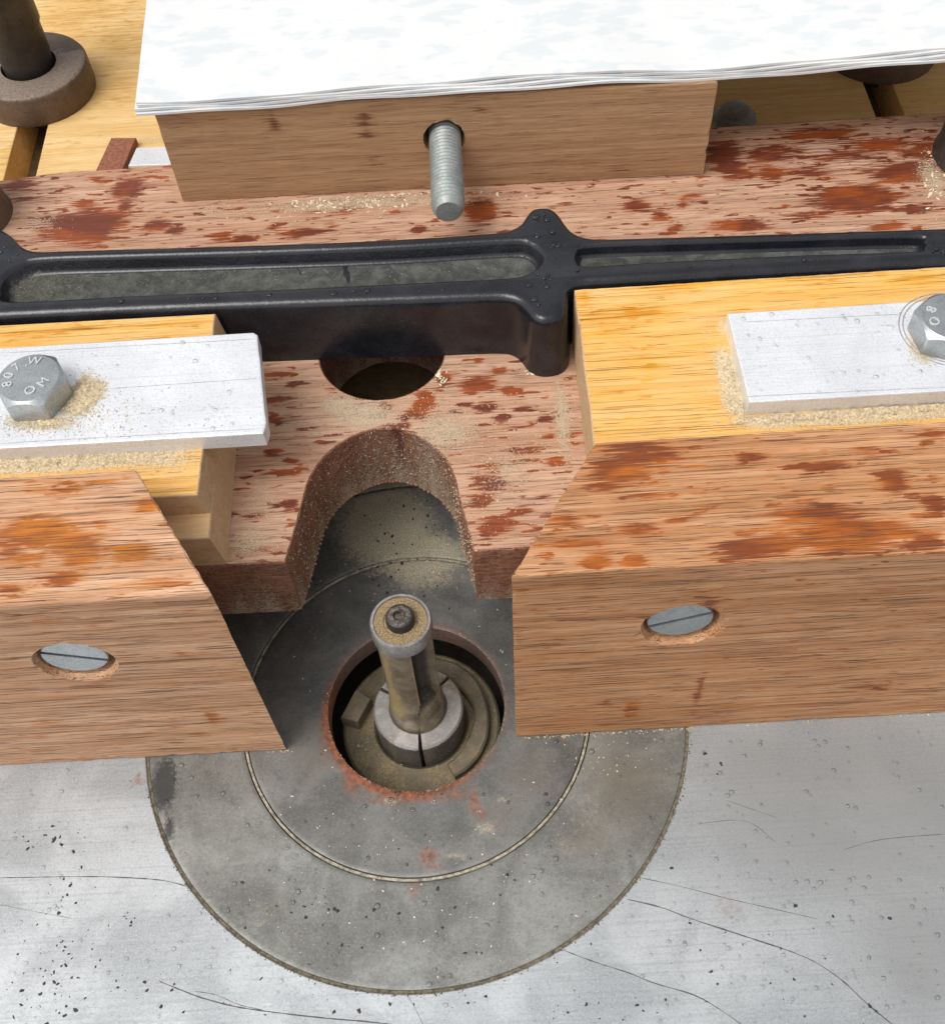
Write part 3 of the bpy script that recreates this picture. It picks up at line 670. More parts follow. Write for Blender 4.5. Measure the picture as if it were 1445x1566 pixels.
# ================================================================== aluminium bars
BARS = []
def bar(outline, z0, z1, label, dustpx):
    bm = bmesh.new(); prism(bm, outline, z0, z1, bev=.35)
    grid_cut(bm, 1.5, lo=(-100, 0, 0), hi=(140, 99, 99))
    f = blobs(dustpx, lambda a, b: atz(a, b, z1))
    BARS.append(tag(obj('aluminium_bar', bm, ALU_BAR, base=(outline[0][0], outline[0][1], z0), attrs={'dust': lambda c: np.where(c[:, 2] > z1 - .4, f(c), .12)}), label, 'bar', 'aluminium clamping bars'))
bar([(-150, 57.3), (-150, 30.6), *chipped((-24.2, 30.2), (-23.9, 31.5), 1, 0), *chipped((-23.7, 33), (-27.0, 56.6), 10, .12), (-28.0, 57.4)], ZY + .05, ZA,
    'left aluminium bar overhanging past its packing board, stamped hex bolt at its end',
    [(135, 600, 26, 22, .95), (115, 620, 30, 18, .9), (70, 648, 50, 12, .8), (30, 640, 26, 16, .7), (170, 640, 60, 30, .32), (130, 585, 14, 20, .8)])
bar([(71.4, 54.6), (71.7, 30.6), (165, 30.4), (165, 55.0)], ZY + .05, ZA,
    'right aluminium bar lying on the amber board, ringed scuff mark by its bolt',
    [(1400, 530, 12, 22, .75), (1415, 545, 16, 10, .8), (1390, 495, 12, 26, .3)])
for lst, nm in (([((0, 540), (392, 518)), ((0, 606), (398, 578)), ((0, 678), (402, 655))], 0), ([((1140, 492), (1380, 480)), ((1143, 606), (1445, 592))], 1)):
    for a, b in lst:
        p, q = atz(*a, ZA)[:2], atz(*b, ZA)[:2]
        pts = [tuple(p + (q - p) * k / 24 + np.array([0, RNG.normal(0, .03)])) for k in range(25)]
        obj('score_line', ribbon(pts, .16, ZA + .012), simple('score', (.30, .31, .33), .6, .4, 1.2), BARS[nm])
# pressed ring mark of a washer on the right bar (a real shallow ring)
bc = atz(1452, 503, ZA)[:2]
bm = bmesh.new()
for r0 in (10.0, 9.2):
    lathe(bm, [(r0 - .18, ZA - .05), (r0 - .1, ZA + .06), (r0 + .1, ZA + .06), (r0 + .18, ZA - .05)], bc, 90)
tag(obj('washer_mark', bm, simple('scuffed_aluminium', (.34, .33, .34), .6, .3, 2), base=(bc[0], bc[1], ZA)), 'scuffed ring mark round the bolt on the right aluminium bar', 'mark')

# ================================================================== hex bolts
def hex_bolt(c, rot, label, marks):
    t = thing('hex_bolt', (c[0], c[1], ZA), label, 'bolt', 'hex bolts on the aluminium bars')
    AF, H = 6.5, 5.6; bm = bmesh.new(); n = 72
    def rr(a): return AF / math.cos(((a - rot + math.pi / 6) % (math.pi / 3)) - math.pi / 6)
    rings = []
    z0 = ZA + .05
    rings.append([(rr(2 * math.pi * i / n), z0) for i in range(n)])
    rings.append([(rr(2 * math.pi * i / n), z0 + H - .25 - max(0, rr(2 * math.pi * i / n) - AF * .985) * .95) for i in range(n)])
    rings.append([(AF * .93, z0 + H)] * n)
    vv = [[bm.verts.new((c[0] + r * math.cos(2 * math.pi * i / n), c[1] + r * math.sin(2 * math.pi * i / n), z)) for i, (r, z) in enumerate(q)] for q in rings]
    for p, q in zip(vv, vv[1:]):
        for i in range(n): bm.faces.new((p[i], p[(i + 1) % n], q[(i + 1) % n], q[i]))
    bm.faces.new(vv[0][::-1]); bm.faces.new(vv[-1])
    obj('head', bm, ZINC, t, smooth=22, attrs={'dark': lambda q: .05 + .1 * ang_noise(q), 'dust': lambda q: .45 * np.exp(-(q[:, 2] - ZA) / 1.2)})
    for ch, ang, rad, tilt in marks:
        cu = bpy.data.curves.new('mark', 'FONT'); cu.body = ch; cu.size = 2.8; cu.extrude = .2; cu.align_x = 'CENTER'; cu.align_y = 'CENTER'
        o = bpy.data.objects.new('mark', cu); link(o)
        me = bpy.data.meshes.new_from_object(o.evaluated_get(bpy.context.evaluated_depsgraph_get()))
        bpy.data.objects.remove(o)
        b2 = bmesh.new(); b2.from_mesh(me); bpy.data.meshes.remove(me)
        a = math.radians(ang)
        b2.transform(Matrix.Translation((c[0] + rad * math.cos(a), c[1] + rad * math.sin(a), z0 + H + .05)) @ Matrix.Rotation(math.radians(tilt), 4, 'Z'))
        obj('lettering', b2, LETTER, t)
bl = atz(44, 578, 72.0)
hex_bolt(bl[:2], math.radians(-32), 'zinc hex bolt with raised stamped characters on the left aluminium bar',
         [('8', 200, 4.2, 100), ('0', 168, 4.2, 78), ('7', 135, 4.2, 50), ('.', 108, 4.0, 20), ('W', 84, 4.3, -5), ('O', 285, 3.6, 20), ('M', 335, 3.6, 60)])
brr = atz(1457, 484, 72.0)
hex_bolt(brr[:2], math.radians(8), 'zinc hex bolt inside the ring mark on the right aluminium bar', [('O', 195, 4.0, 100), ('8', 150, 4.2, 60)])

# ================================================================== black cast iron fence body
ZT, ZF = 63.0, 59.4
out = [(-135, 70.6), (-100, 70.2), (-60, 69.4), (-28, 68.4), (5, 67.2), (20, 66.7), (25.5, 66.3), (28.2, 65.0), (29.8, 62.8), (31.0, 60.4), (32.8, 59.0), (35.0, 58.8), (37.2, 59.4), (38.6, 61.4), (39.2, 65.0), (40.0, 68.4), (43, 69.3), (48, 69.3), (75, 69.2), (110, 69.0), (145, 68.8),
       (145, 79.4), (124.6, 80.2), (100, 81.2), (74.7, 82.3), (55, 83.2), (48, 83.6), (44.5, 84.5), (42.3, 86.3), (40.8, 89.2), (39.6, 92.4), (38, 94.4), (35.7, 95.0), (33.3, 94.4), (31.9, 92.4), (30.4, 89.9), (28, 88.3), (24, 87.6), (-1.8, 87.6), (-28.8, 88.5), (-59, 89.9), (-76, 90.6), (-81.5, 91.0), (-85, 93.0), (-88, 96.6), (-92, 99.6), (-97, 100), (-102, 97), (-107, 93), (-114, 92), (-135, 92)]
def densify(pts, step=6):
    o = []
    for i in range(len(pts)):
        a, b = np.array(pts[i]), np.array(pts[(i + 1) % len(pts)]); n = max(1, int(np.linalg.norm(b - a) / step))
        o += [tuple(a + (b - a) * k / n) for k in range(n)]
    return o
OUT = ccw(catmull(out, 3)); OUT = OUT
pkL = catmull([(-84, 74.6), (-60, 74.2), (-28, 73.4), (5, 72.8), (26, 72.5), (31.0, 73.4), (34.2, 76.4), (34.6, 79.4), (32.2, 82.6), (27.5, 83.8), (0, 84.0), (-28.8, 85.0), (-59, 86.4), (-79, 87.2), (-84, 86.0), (-87, 82.6), (-87, 78)], 5)
pkR = catmull([(44.5, 74.6), (60, 74.5), (90, 74.0), (115, 73.0), (118.4, 74.0), (119.0, 76), (116.5, 77.6), (90, 79.0), (60, 80.3), (45, 80.8), (42.6, 79.6), (42.2, 76.4)], 5)
bm = bmesh.new()
def loops(pts, st, mt=0):
    rg = [[bm.verts.new((x, y, z)) for x, y in offset_loop(pts, o)] for o, z in st]
    for a, b in zip(rg, rg[1:]):
        for i in range(len(a)):
            f = bm.faces.new((a[i], a[(i + 1) % len(a)], b[(i + 1) % len(b)], b[i])); f.material_index = mt
    return rg
rb = 2.0
top = loops(OUT, [(-.9, ZB + .05), (-.5, ZB + 3), (-.1, ZT - 3), (0, ZT - rb)] + [(rb * (1 - math.cos(t)), ZT - rb + rb * math.sin(t)) for t in [math.radians(q) for q in (22, 45, 67, 90)]])
pl = loops(ccw(pkL), [(-.9, ZT), (-.25, ZT - .3), (.15, ZT - 1.0), (.7, ZF + .8), (1.1, ZF + .2), (1.7, ZF)])
pr_ = loops(ccw(pkR), [(-.7, ZT), (-.2, ZT - .3), (.1, ZT - .9), (.4, ZF + 1.4), (.7, ZF + .9), (1.1, ZF + .7)])
def fill(ls, mt):
    flat = [v for l in ls for v in l]
    for t in tessellate_polygon([[v.co.copy() for v in l] for l in ls]):
        try: f = bm.faces.new([flat[i] for i in t]); f.material_index = mt
        except ValueError: pass
fill([top[-1], pl[0], pr_[0]], 0); fill([top[0]], 0)
ng = len(bm.faces)
fill([pl[-1]], 1); fill([pr_[-1]], 1)
cd = blobs([(60, 440, 60, 30, .55), (300, 420, 60, 20, .25), (830, 390, 12, 20, .3), (1390, 378, 30, 8, .5), (560, 405, 200, 20, .15)], lambda a, b: atz(a, b, ZF))
cast = obj('fence_casting', bm, [CAST, CAST_F], base=(0, 70, ZB), smooth=50,
           attrs={'dust': lambda c: np.where(c[:, 2] < ZF + 1, cd(c), .0), 'grime_tone': lambda c: 0 * c[:, 0]})
tag(cast, 'black cast iron fence body with long recessed pockets and a rounded lug', 'casting')
def okp(x, y): return in_poly(x, y, offset_loop(ccw(pkL), 1.8)) or in_poly(x, y, offset_loop(ccw(pkR), 1.3))
# rubbed white paint patch in the pocket
bm = bmesh.new(); c = atz(155, 410, ZF)
for k in range(26):
    x, y = c[0] + RNG.normal(0, 2.4), c[1] + RNG.normal(0, .55); r = random.uniform(.25, .75)
    vs = [bm.verts.new((x + r * random.uniform(.6, 1.3) * math.cos(q), y + .6 * r * random.uniform(.6, 1.3) * math.sin(q), ZF + .06 + .01 * k / 26)) for q in [i * math.pi / 3.5 for i in range(7)]]
    bm.faces.new(vs)
obj('paint_chip', bm, simple('white_paint', (.8, .8, .78), .6, .2, 2), cast)
for a, b, wd in (((525, 392), (533, 432), 1.6), ((440, 392), (462, 420), .5), ((795, 378), (808, 384), 3.5)):
    p, q = atz(*a, ZF)[:2], atz(*b, ZF)[:2]
    pts = [tuple(p + (q - p) * k / 6 + np.array([RNG.normal(0, .15), 0])) for k in range(7)]
    obj('dark_streak', ribbon(pts, wd, ZF + .05), CAST, cast)

# ================================================================== big block with the threaded rod
YW = 123.4
bm = bmesh.new(); prism(bm, [(-54.9, 124.4), (79.6, 122.4), (80.5, 185), (-54.0, 187)], ZB + .05, 73.0, bev=.4, botbev=.2)
hx, hz = 13.9, 61.0
cut = bmesh.new()
ra = [5.0 + .35 * random.random() for i in range(40)]
r = [[cut.verts.new((hx + (ra[i] if y < 125 else 4.9) * math.cos(2 * math.pi * i / 40), y, hz + (ra[i] if y < 125 else 4.9) * math.sin(2 * math.pi * i / 40))) for i in range(40)] for y in (118, 124.2, 127, 150)]
for p, q in zip(r, r[1:]):
    for i in range(40): cut.faces.new((p[i], p[(i + 1) % 40], q[(i + 1) % 40], q[i]))
cut.faces.new(r[0]); cut.faces.new(r[-1])
bm = boolean_cut(bm, cut); grid_cut(bm, 2.0, ('x', 'z')); weather(bm, .10, .6)
for v in bm.verts: v.co.z = max(v.co.z, ZB + .03)
wb = blobs([(417, 188, 10, 14, .8), (555, 180, 14, 9, .8), (560, 204, 12, 8, .8), (305, 208, 8, 5, .8), (570, 243, 11, 7, .7), (735, 165, 12, 8, .6), (765, 182, 6, 9, .6), (505, 265, 12, 6, .7), (320, 250, 10, 3, .6), (390, 226, 24, 2, .6), (945, 254, 14, 5, .7), (1040, 150, 20, 4, .5), (850, 240, 20, 4, .4), (730, 197, 8, 3, .6), (780, 208, 6, 3, .7)], lambda a, b: aty(a, b, YW))
o = obj('riser_block', bm, BROWN, base=(12, 124, ZB), attrs={'wet': lambda c: wb(c, (0, 2)) * .85, 'dust': lambda c: .0 * c[:, 0]})
tag(o, 'brown wooden block under the white sheets, threaded rod sticking out of it', 'block')
# threaded rod along -y
bm = bmesh.new(); prof = []; y = 99.0; rz = 60.3
prof = [(0, 97.6), (2.9, 97.6), (3.3, 98.0), (3.85, 99.3)]
y = 99.5; pitch = 1.25
while y < 134: prof += [(3.55, y), (4.0, y + pitch * .4), (4.0, y + pitch * .6)]; y += pitch
prof += [(3.6, 134), (0, 134)]
sg = 40; rings = []
for r_, yy in prof:
    rings.append([bm.verts.new((14.1 + (0.0) + r_ * math.cos(2 * math.pi * i / sg), yy + (pitch * i / sg if 99.4 < yy < 133.9 else 0), rz + r_ * math.sin(2 * math.pi * i / sg))) for i in range(sg)] if r_ > 0 else [bm.verts.new((14.1, yy, rz))])
for a, b in zip(rings, rings[1:]):
    for i in range(sg):
        j = (i + 1) % sg
        if len(a) == 1: bm.faces.new((a[0], b[j], b[i]))
        elif len(b) == 1: bm.faces.new((a[i], a[j], b[0]))
        else: bm.faces.new((a[i], a[j], b[j], b[i]))
tag(obj('threaded_rod', bm, ROD, base=(14.1, 98, rz), smooth=40, attrs={'grime_tone': lambda c: .1 + .2 * ang_noise(c), 'dark': lambda c: .25 * (c[:, 1] < 100)}),
    'grey threaded rod with a blunt end poking out of the brown block', 'rod')

# ================================================================== white sheets
pad = thing('sheet_pad', (35, 150, 73), 'stack of thin wet white sheets lying on the brown block', 'sheets')
def wave(x, k):
    return .45 * math.sin(x * .045 + .6) + .25 * math.sin(x * .11 + 2 + k * .25) + .0022 * max(0, x - 95) ** 2 * .25 + .0
for k in range(4):
    bm = bmesh.new(); nx, ny = 180, 34; th = .6
    z0 = 73.75 + k * .74
    lo_, hi_ = [], []
    for i in range(nx + 1):
        x = -58.9 + .3 * k + .2 * (-1) ** k + (300) * i / nx
        a, b = [], []
        for j in range(ny + 1):
            yf = 123.2 - .25 * math.sin(x * .06 + k) + .34 * k - .5
            y = yf + (345 - yf) * (j / ny) ** 1.5
            g = math.exp(-(y - yf) / 25)
            z = z0 + wave(x, k) * (.35 + .65 * g) + .18 * math.sin(x * .2 + y * .13 + k * 1.7) * g + .1 * math.sin(x * .07 - y * .21)
            xx = x - (y - 123) * .055 * max(0, 1 - i / 12)
            a.append(bm.verts.new((xx, y, z))); b.append(bm.verts.new((xx, y, z + th)))
        lo_.append(a); hi_.append(b)
    for i in range(nx):
        for j in range(ny):
            bm.faces.new((hi_[i][j], hi_[i + 1][j], hi_[i + 1][j + 1], hi_[i][j + 1])); bm.faces.new((lo_[i][j], lo_[i][j + 1], lo_[i + 1][j + 1], lo_[i + 1][j]))
        bm.faces.new((lo_[i][0], lo_[i + 1][0], hi_[i + 1][0], hi_[i][0])); bm.faces.new((lo_[i][ny], hi_[i][ny], hi_[i + 1][ny], lo_[i + 1][ny]))
    for j in range(ny):
        bm.faces.new((lo_[0][j], hi_[0][j], hi_[0][j + 1], lo_[0][j + 1])); bm.faces.new((lo_[nx][j], lo_[nx][j + 1], hi_[nx][j + 1], hi_[nx][j]))
    obj('sheet', bm, PAPER, pad, smooth=40)

# ================================================================== clamp studs and bolts round the back
def stud(c, label, tall, group='clamp studs in the plywood slots'):
    t = thing('clamp_stud', (c[0], c[1], PZ), label, 'clamp', group)
    bm = bmesh.new(); lathe(bm, [(8.5, PZ + .05), (17.5, PZ + .05), (17.7, PZ + 1), (17.6, PZ + 8.6), (17.0, PZ + 9.6), (16.2, PZ + 10), (8.5, PZ + 10), (8.5, PZ + .05)], c, 72)
    obj('collar', bm, RUSTSTEEL, t, smooth=35, attrs={'dust': lambda q: .55 * (q[:, 2] > PZ + 9.4) * (q[:, 1] < c[1] + 6) + .04, 'dark': lambda q: .2 + 0 * q[:, 0]})
    bm = bmesh.new(); lathe(bm, [(0, PZ - 8), (7.6, PZ - 8), (7.6, PZ + 13), (8.0, PZ + 14), (8.0, PZ + 23), (8.6, PZ + 24), (8.7, PZ + tall - 1), (8.0, PZ + tall), (0, PZ + tall)], c, 48)
    obj('post', bm, DARKSTEEL, t, smooth=35)
    if tall > 40:
        bm = bmesh.new()
        lathe(bm, [(8.9, PZ + 44), (11.5, PZ + 44), (12.2, PZ + 45), (12.2, PZ + 53), (11.4, PZ + 54), (8.9, PZ + 54), (8.9, PZ + 44)], c, 6)
        obj('nut', bm, DARKSTEEL, t, smooth=20)
stud((-113.6, 204.6), 'tall dark steel clamp stud with round collar on the plywood', 70)
stud((148.0, 199.0), 'dark steel clamp stud with round collar in shadow under the white sheets', 36)
for c, r, h, lb in (((-111.5, 123.5), 11.5, 16, 'brown steel boss at the far end of the base board, by the casting lug'), ((152.5, 123), 13.0, 12, 'dark steel boss with pale dust on the spotted base board, beside the sheets')):
    bm = bmesh.new(); lathe(bm, [(0, ZB + .05), (r + .6, ZB + .05), (r, ZB + 2), (r - .5, ZB + h - .8), (r - 1.4, ZB + h), (r * .55, ZB + h), (r * .5, ZB + h - 1.5), (0, ZB + h - 1.5)], c, 56)
    tag(obj('steel_boss', bm, RUSTSTEEL if c[0] < 0 else DARKSTEEL, base=(c[0], c[1], ZB), smooth=35, attrs={'dust': lambda q: .3 * (q[:, 2] < ZB + 3)}), lb, 'boss', 'steel bosses on the base board')
# small offcuts lying on the plywood behind the block
a, b = atz(172, 222, PZ), atz(200, 262, PZ)
bm = bmesh.new(); prism(bm, [(-89.5, 160), (-81.5, 160), (-79.0, 176.0), (-86.6, 176.6)], PZ + .05, PZ + 2.4, bev=.3)
tag(obj('wood_offcut', bm, RED, base=(-85, 168, PZ)), 'small red brown wood offcut on the plywood behind the base board', 'offcut')
bm = bmesh.new(); prism(bm, [(-80.0, 164), (-58, 163), (-58, 171.4), (-78.6, 172.0)], PZ + .05, PZ + 1.8, bev=.25)
tag(obj('metal_offcut', bm, ALU_BAR, base=(-70, 168, PZ)), 'small bright metal strip beside the red offcut on the plywood', 'strip')
c = atz(1122, 182, PZ)
bm = bmesh.new(); lathe(bm, [(0, PZ + .05), (6.6, PZ + .05), (6.2, PZ + 1.4), (4.9, PZ + 2.2), (4.4, PZ + 2.4), (4.2, PZ + 3.6), (2.4, PZ + 4.2), (0, PZ + 4.3)], (c[0], c[1]), 32)
tag(obj('cap_nut', bm, metal('grey_cap', (.22, .22, .21), (.32, .32, .3), .3, (.4, .6), (.5, .5), .8, 21), base=(c[0], c[1], PZ), smooth=40), 'small grey domed cap nut in shadow beside the brown block', 'nut')

# ================================================================== loose sawdust, fibres, flakes, rain drops
OV = np.array([(1, 0, 0), (-1, 0, 0), (0, 1, 0), (0, -1, 0), (0, 0, 1), (0, 0, -1)], float)
OFc = np.array([(0, 2, 4), (2, 1, 4), (1, 3, 4), (3, 0, 4), (2, 0, 5), (1, 2, 5), (3, 1, 5), (0, 3, 5)])
def grains(pts, smin, smax, flat=.55, long_=1.0):
    n = len(pts); sc = RNG.uniform(smin, smax, n) * RNG.uniform(.6, 1.0, n)
    V = OV[None] * np.stack([sc * RNG.uniform(.7, long_ + .3, n), sc * RNG.uniform(.6, 1, n), sc * flat], 1)[:, None, :]
    V = V * RNG.uniform(.7, 1.25, V.shape)
    a = RNG.uniform(0, 2 * math.pi, n); c, s = np.cos(a), np.sin(a)
    R = np.zeros((n, 3, 3)); R[:, 0, 0] = c; R[:, 0, 1] = -s; R[:, 1, 0] = s; R[:, 1, 1] = c; R[:, 2, 2] = 1
    tl = RNG.normal(0, .25, n)
    V = np.einsum('nij,nkj->nki', R, V); V[:, :, 2] += V[:, :, 0] * tl[:, None]
    P = np.array(pts, float); V = V + P[:, None, :]; V[:, :, 2] += (sc * flat * .55)[:, None]
    F = (OFc[None] + (np.arange(n) * 6)[:, None, None]).reshape(-1, 3)
    return V.reshape(-1, 3).tolist(), F.tolist()
def flakes(pts, smin, smax):
    vs, fs = [], []
    for p in pts:
        r = smin + (smax - smin) * RNG.random() ** 2.5; b0 = len(vs); n = 7; th = RNG.uniform(0, math.pi); e = RNG.uniform(.45, 1); h = r * .22
        for i in range(n):
            a = 2 * math.pi * i / n; q = r * RNG.uniform(.45, 1.25); x, y = q * math.cos(a), q * e * math.sin(a)
            vs.append((p[0] + x * math.cos(th) - y * math.sin(th), p[1] + x * math.sin(th) + y * math.cos(th), p[2] + .005))
        vs.append((p[0], p[1], p[2] + h))
        fs += [(b0 + i, b0 + (i + 1) % n, b0 + n) for i in range(n)]
    return vs, fs
def spread(lst, z, ok=None):
    """lst: (px, py, rx, ry, count) photo pixels on the level z."""
    out = []
    for px, py, rx, ry, n in lst:
        for q in range(n):
            p = atz(px + RNG.normal(0, rx), py + RNG.normal(0, ry), z)
            if ok is None or ok(p[0], p[1]): out.append(p)
    return out
def in_poly(x, y, poly):
    c = False
    for i in range(len(poly)):
        x1, y1 = poly[i - 1]; x2, y2 = poly[i]
        if (y1 > y) != (y2 > y) and x < (x2 - x1) * (y - y1) / (y2 - y1) + x1: c = not c
    return c
okb = lambda x, y: in_poly(x, y, board) and math.hypot(x + 3, y - 68.8) > 14.8 and not in_poly(x, y, OUT) and not (y > 122.2 and -55 < x < 80) and not (x > 40.3 and 19 < y < 68.3) and not (x < -34.6 and y < 68.5)
dust_lists = [(520, 310, 60, 10, 420), (620, 300, 70, 8, 330), (400, 325, 40, 12, 160), (740, 300, 60, 8, 110), (560, 632, 60, 22, 420), (680, 660, 60, 40, 420), (780, 700, 50, 50, 420), (862, 640, 10, 50, 320), (385, 820, 30, 30, 260), (480, 650, 40, 40, 140), (1425, 265, 12, 25, 120), (60, 345, 30, 18, 90), (900, 330, 200, 20, 120), (730, 800, 40, 30, 160), (820, 565, 16, 8, 90)]
pts = spread(dust_lists, ZB, okb)
tag(obj('sawdust', grains(pts, .10, .30), DUST), 'fine sawdust scattered over the red base board', 'sawdust', kind='stuff')
pts = spread([(520, 308, 70, 8, 90), (640, 296, 60, 6, 60), (540, 305, 40, 8, 60), (815, 568, 6, 3, 26), (672, 575, 5, 6, 22), (1425, 265, 10, 25, 40)], ZB, okb)
tag(obj('wood_chips', grains(pts, .25, .55, .4, 2.2), DUST_W), 'pale wood chips lying near the block and the casting foot', 'wood chips', kind='stuff')
# dust on the aluminium bars round the bolts
hexok = lambda c: (lambda x, y: math.hypot(x - c[0], y - c[1]) > 6.9 and x < -25)
pts = spread([(130, 602, 16, 16, 520), (110, 625, 26, 14, 520), (65, 648, 36, 9, 420), (25, 640, 18, 12, 200), (170, 640, 50, 25, 260), (260, 640, 80, 30, 60)], ZA, lambda x, y: math.hypot(x - bl[0], y - bl[1]) > 7.0 and x < -25 and 31 < y < 57)
tag(obj('sawdust', grains(pts, .09, .26), DUST), 'heap of sawdust round the stamped bolt on the left aluminium bar', 'sawdust', kind='stuff')
pts = spread([(1400, 530, 8, 16, 160), (1418, 548, 12, 6, 160), (1392, 495, 8, 16, 50)], ZA, lambda x, y: math.hypot(x - brr[0], y - brr[1]) > 7.0 and 31 < y < 54)
tag(obj('sawdust', grains(pts, .09, .24), DUST), 'pinch of sawdust beside the bolt on the right aluminium bar', 'sawdust', kind='stuff')
pts = spread([(1118, 580, 9, 28, 420), (1128, 618, 12, 14, 320), (1200, 646, 50, 6, 420), (1310, 640, 70, 5, 520), (1410, 634, 40, 5, 260), (1095, 540, 14, 40, 120)], ZY, lambda x, y: x > 41.2 and 19.3 < y < 68 and not (x > 71 and 30.2 < y < 55))
tag(obj('sawdust', grains(pts, .09, .26), DUST), 'sawdust drifted against the right aluminium bar on the amber board', 'sawdust', kind='stuff')
pts = spread([(100, 704, 90, 8, 700), (260, 700, 40, 14, 260), (30, 712, 40, 8, 200)], ZY, lambda x, y: x < -38 and 19.3 < y < 30.4)
tag(obj('sawdust', grains(pts, .09, .26), DUST), 'sawdust on the short packing board in front of the left aluminium bar', 'sawdust', kind='stuff')
def heap(gs, z, step, clip, label):
    """low uneven pile: gs = (px, py, rx mm, ry mm, height mm) humps on the level z."""
    cs = [(atz(a, b, z), rx, ry, h) for a, b, rx, ry, h in gs]
    x0 = min(c[0] - 3 * rx for c, rx, ry, h in cs); x1 = max(c[0] + 3 * rx for c, rx, ry, h in cs)
    y0 = min(c[1] - 3 * ry for c, rx, ry, h in cs); y1 = max(c[1] + 3 * ry for c, rx, ry, h in cs)
    nx, ny = int((x1 - x0) / step), int((y1 - y0) / step); vs, fs, ix = [], [], {}
    hh = {}
    for i in range(nx + 1):
        for j in range(ny + 1):
            x, y = x0 + i * step, y0 + j * step
            if not clip(x, y): continue
            h = sum(q * math.exp(-((x - c[0]) / rx) ** 2 - ((y - c[1]) / ry) ** 2) for c, rx, ry, q in cs)
            h *= .7 + .5 * mnoise.noise((x * .5, y * .5, 1)) + .35 * mnoise.noise((x * 1.7, y * 1.7, 5))
            h += .26 * mnoise.noise((x * .8, y * .8, 3)) + .08 * mnoise.noise((x * 3, y * 3, 3)) - .2
            if h > -.03: ix[i, j] = len(vs); vs.append((x, y, z + max(h, -.02)))
    for (i, j) in list(ix):
        if all(k in ix for k in ((i + 1, j), (i + 1, j + 1), (i, j + 1))): fs.append((ix[i, j], ix[i + 1, j], ix[i + 1, j + 1], ix[i, j + 1]))
    tag(obj('sawdust_heap', (vs, fs), DUST, smooth=60), label, 'sawdust', kind='stuff')
heap([(128, 602, 2.6, 2.6, 1.5), (118, 622, 3.2, 1.8, .7), (140, 596, 3.4, 2.4, .5), (75, 644, 5.0, 1.0, .55), (30, 638, 2.6, 1.2, .4)], ZA, .22, lambda x, y: math.hypot(x - bl[0], y - bl[1]) > 6.2 and y > 31.2, 'low heap of sawdust against the stamped bolt')
heap([(1124, 600, 1.3, 4.5, .9), (1136, 626, 2.2, 1.4, .9), (1190, 640, 9, 1.1, .8), (1270, 634, 9, 1.1, .7), (1350, 628, 9, 1.1, .8), (1430, 622, 9, 1.1, .8), (1112, 560, 1.3, 5, .5)], ZY, .3, lambda x, y: not (x > 71.3 and 30.4 < y < 56) and y > 19.4 and x > 41.5, 'ridge of sawdust drifted along the right aluminium bar')
heap([(40, 704, 12, 2.0, .7), (130, 702, 10, 2.0, .7), (220, 696, 8, 2.0, .45)], ZY, .3, lambda x, y: 19.4 < y < 34 and x < -38, 'ridge of sawdust in front of the left aluminium bar')
# specks on the insert and inside the U, light and dark
oki = lambda x, y: math.hypot(x, y) > R1 + .4 and not (y > YF - .3 and (x < -29 or x > 22)) and math.hypot(x, y) < R3 - .6
pts = spread([(600, 800, 60, 60, 110), (640, 870, 60, 25, 90), (800, 960, 60, 60, 60), (420, 1010, 30, 50, 60), (640, 1250, 160, 90, 120), (640, 1420, 200, 50, 80), (930, 1150, 60, 30, 50)], 0, oki)
tag(obj('sawdust', grains(pts, .08, .28, .5, 1.5), DUST_W), 'pale sawdust specks on the steel insert rings', 'sawdust', kind='stuff')
pts = spread([(600, 830, 60, 50, 60), (620, 880, 60, 20, 26), (470, 1440, 50, 30, 18), (640, 1400, 220, 70, 50), (420, 1390, 50, 40, 22)], 0, oki)
pts += spread([(90, 1280, 40, 14, 26), (90, 1370, 50, 20, 22), (100, 1480, 50, 40, 46), (80, 1530, 70, 25, 40), (160, 1400, 40, 20, 8), (400, 1530, 140, 30, 26), (195, 1402, 4, 4, 5), (1055, 1408, 4, 4, 4), (1100, 1500, 200, 60, 40), (1050, 1210, 60, 30, 8), (820, 1545, 150, 20, 30)], .01, lambda x, y: math.hypot(x, y) > R3 + 1 and y < YF - .5)
tag(obj('dark_flakes', flakes(pts, .14, .62), SPECK), 'dark specks and flakes sprinkled over the table and rings', 'flakes', kind='stuff')
# crumbs along the outer rim of the insert
pts = []
for k in range(420):
    a = RNG.uniform(math.radians(-165), math.radians(-5)); r = R3 + .35 + abs(RNG.normal(0, .35)); pts.append((r * math.cos(a), r * math.sin(a), -.05))
pts = [p for p in pts if p[1] < YF - .4]
tag(obj('rim_crumbs', grains(pts, .10, .32, .5), SEAM_D), 'dark crumbs along the outer rim of the steel ring', 'crumbs', kind='stuff')
pts = [p for p in spread([(400, 412, 220, 16, 700), (60, 445, 40, 18, 260), (1150, 380, 150, 8, 200)], ZF + .02, okp)]
tag(obj('grit', grains([(x, y, ZF + (.7 if x > 38 else 0)) for x, y, z in pts], .08, .3, .5), simple('grit', (.22, .21, .16), .8, .7, 1.1)), 'gritty dust on the pocket floors of the black casting', 'grit', kind='stuff')

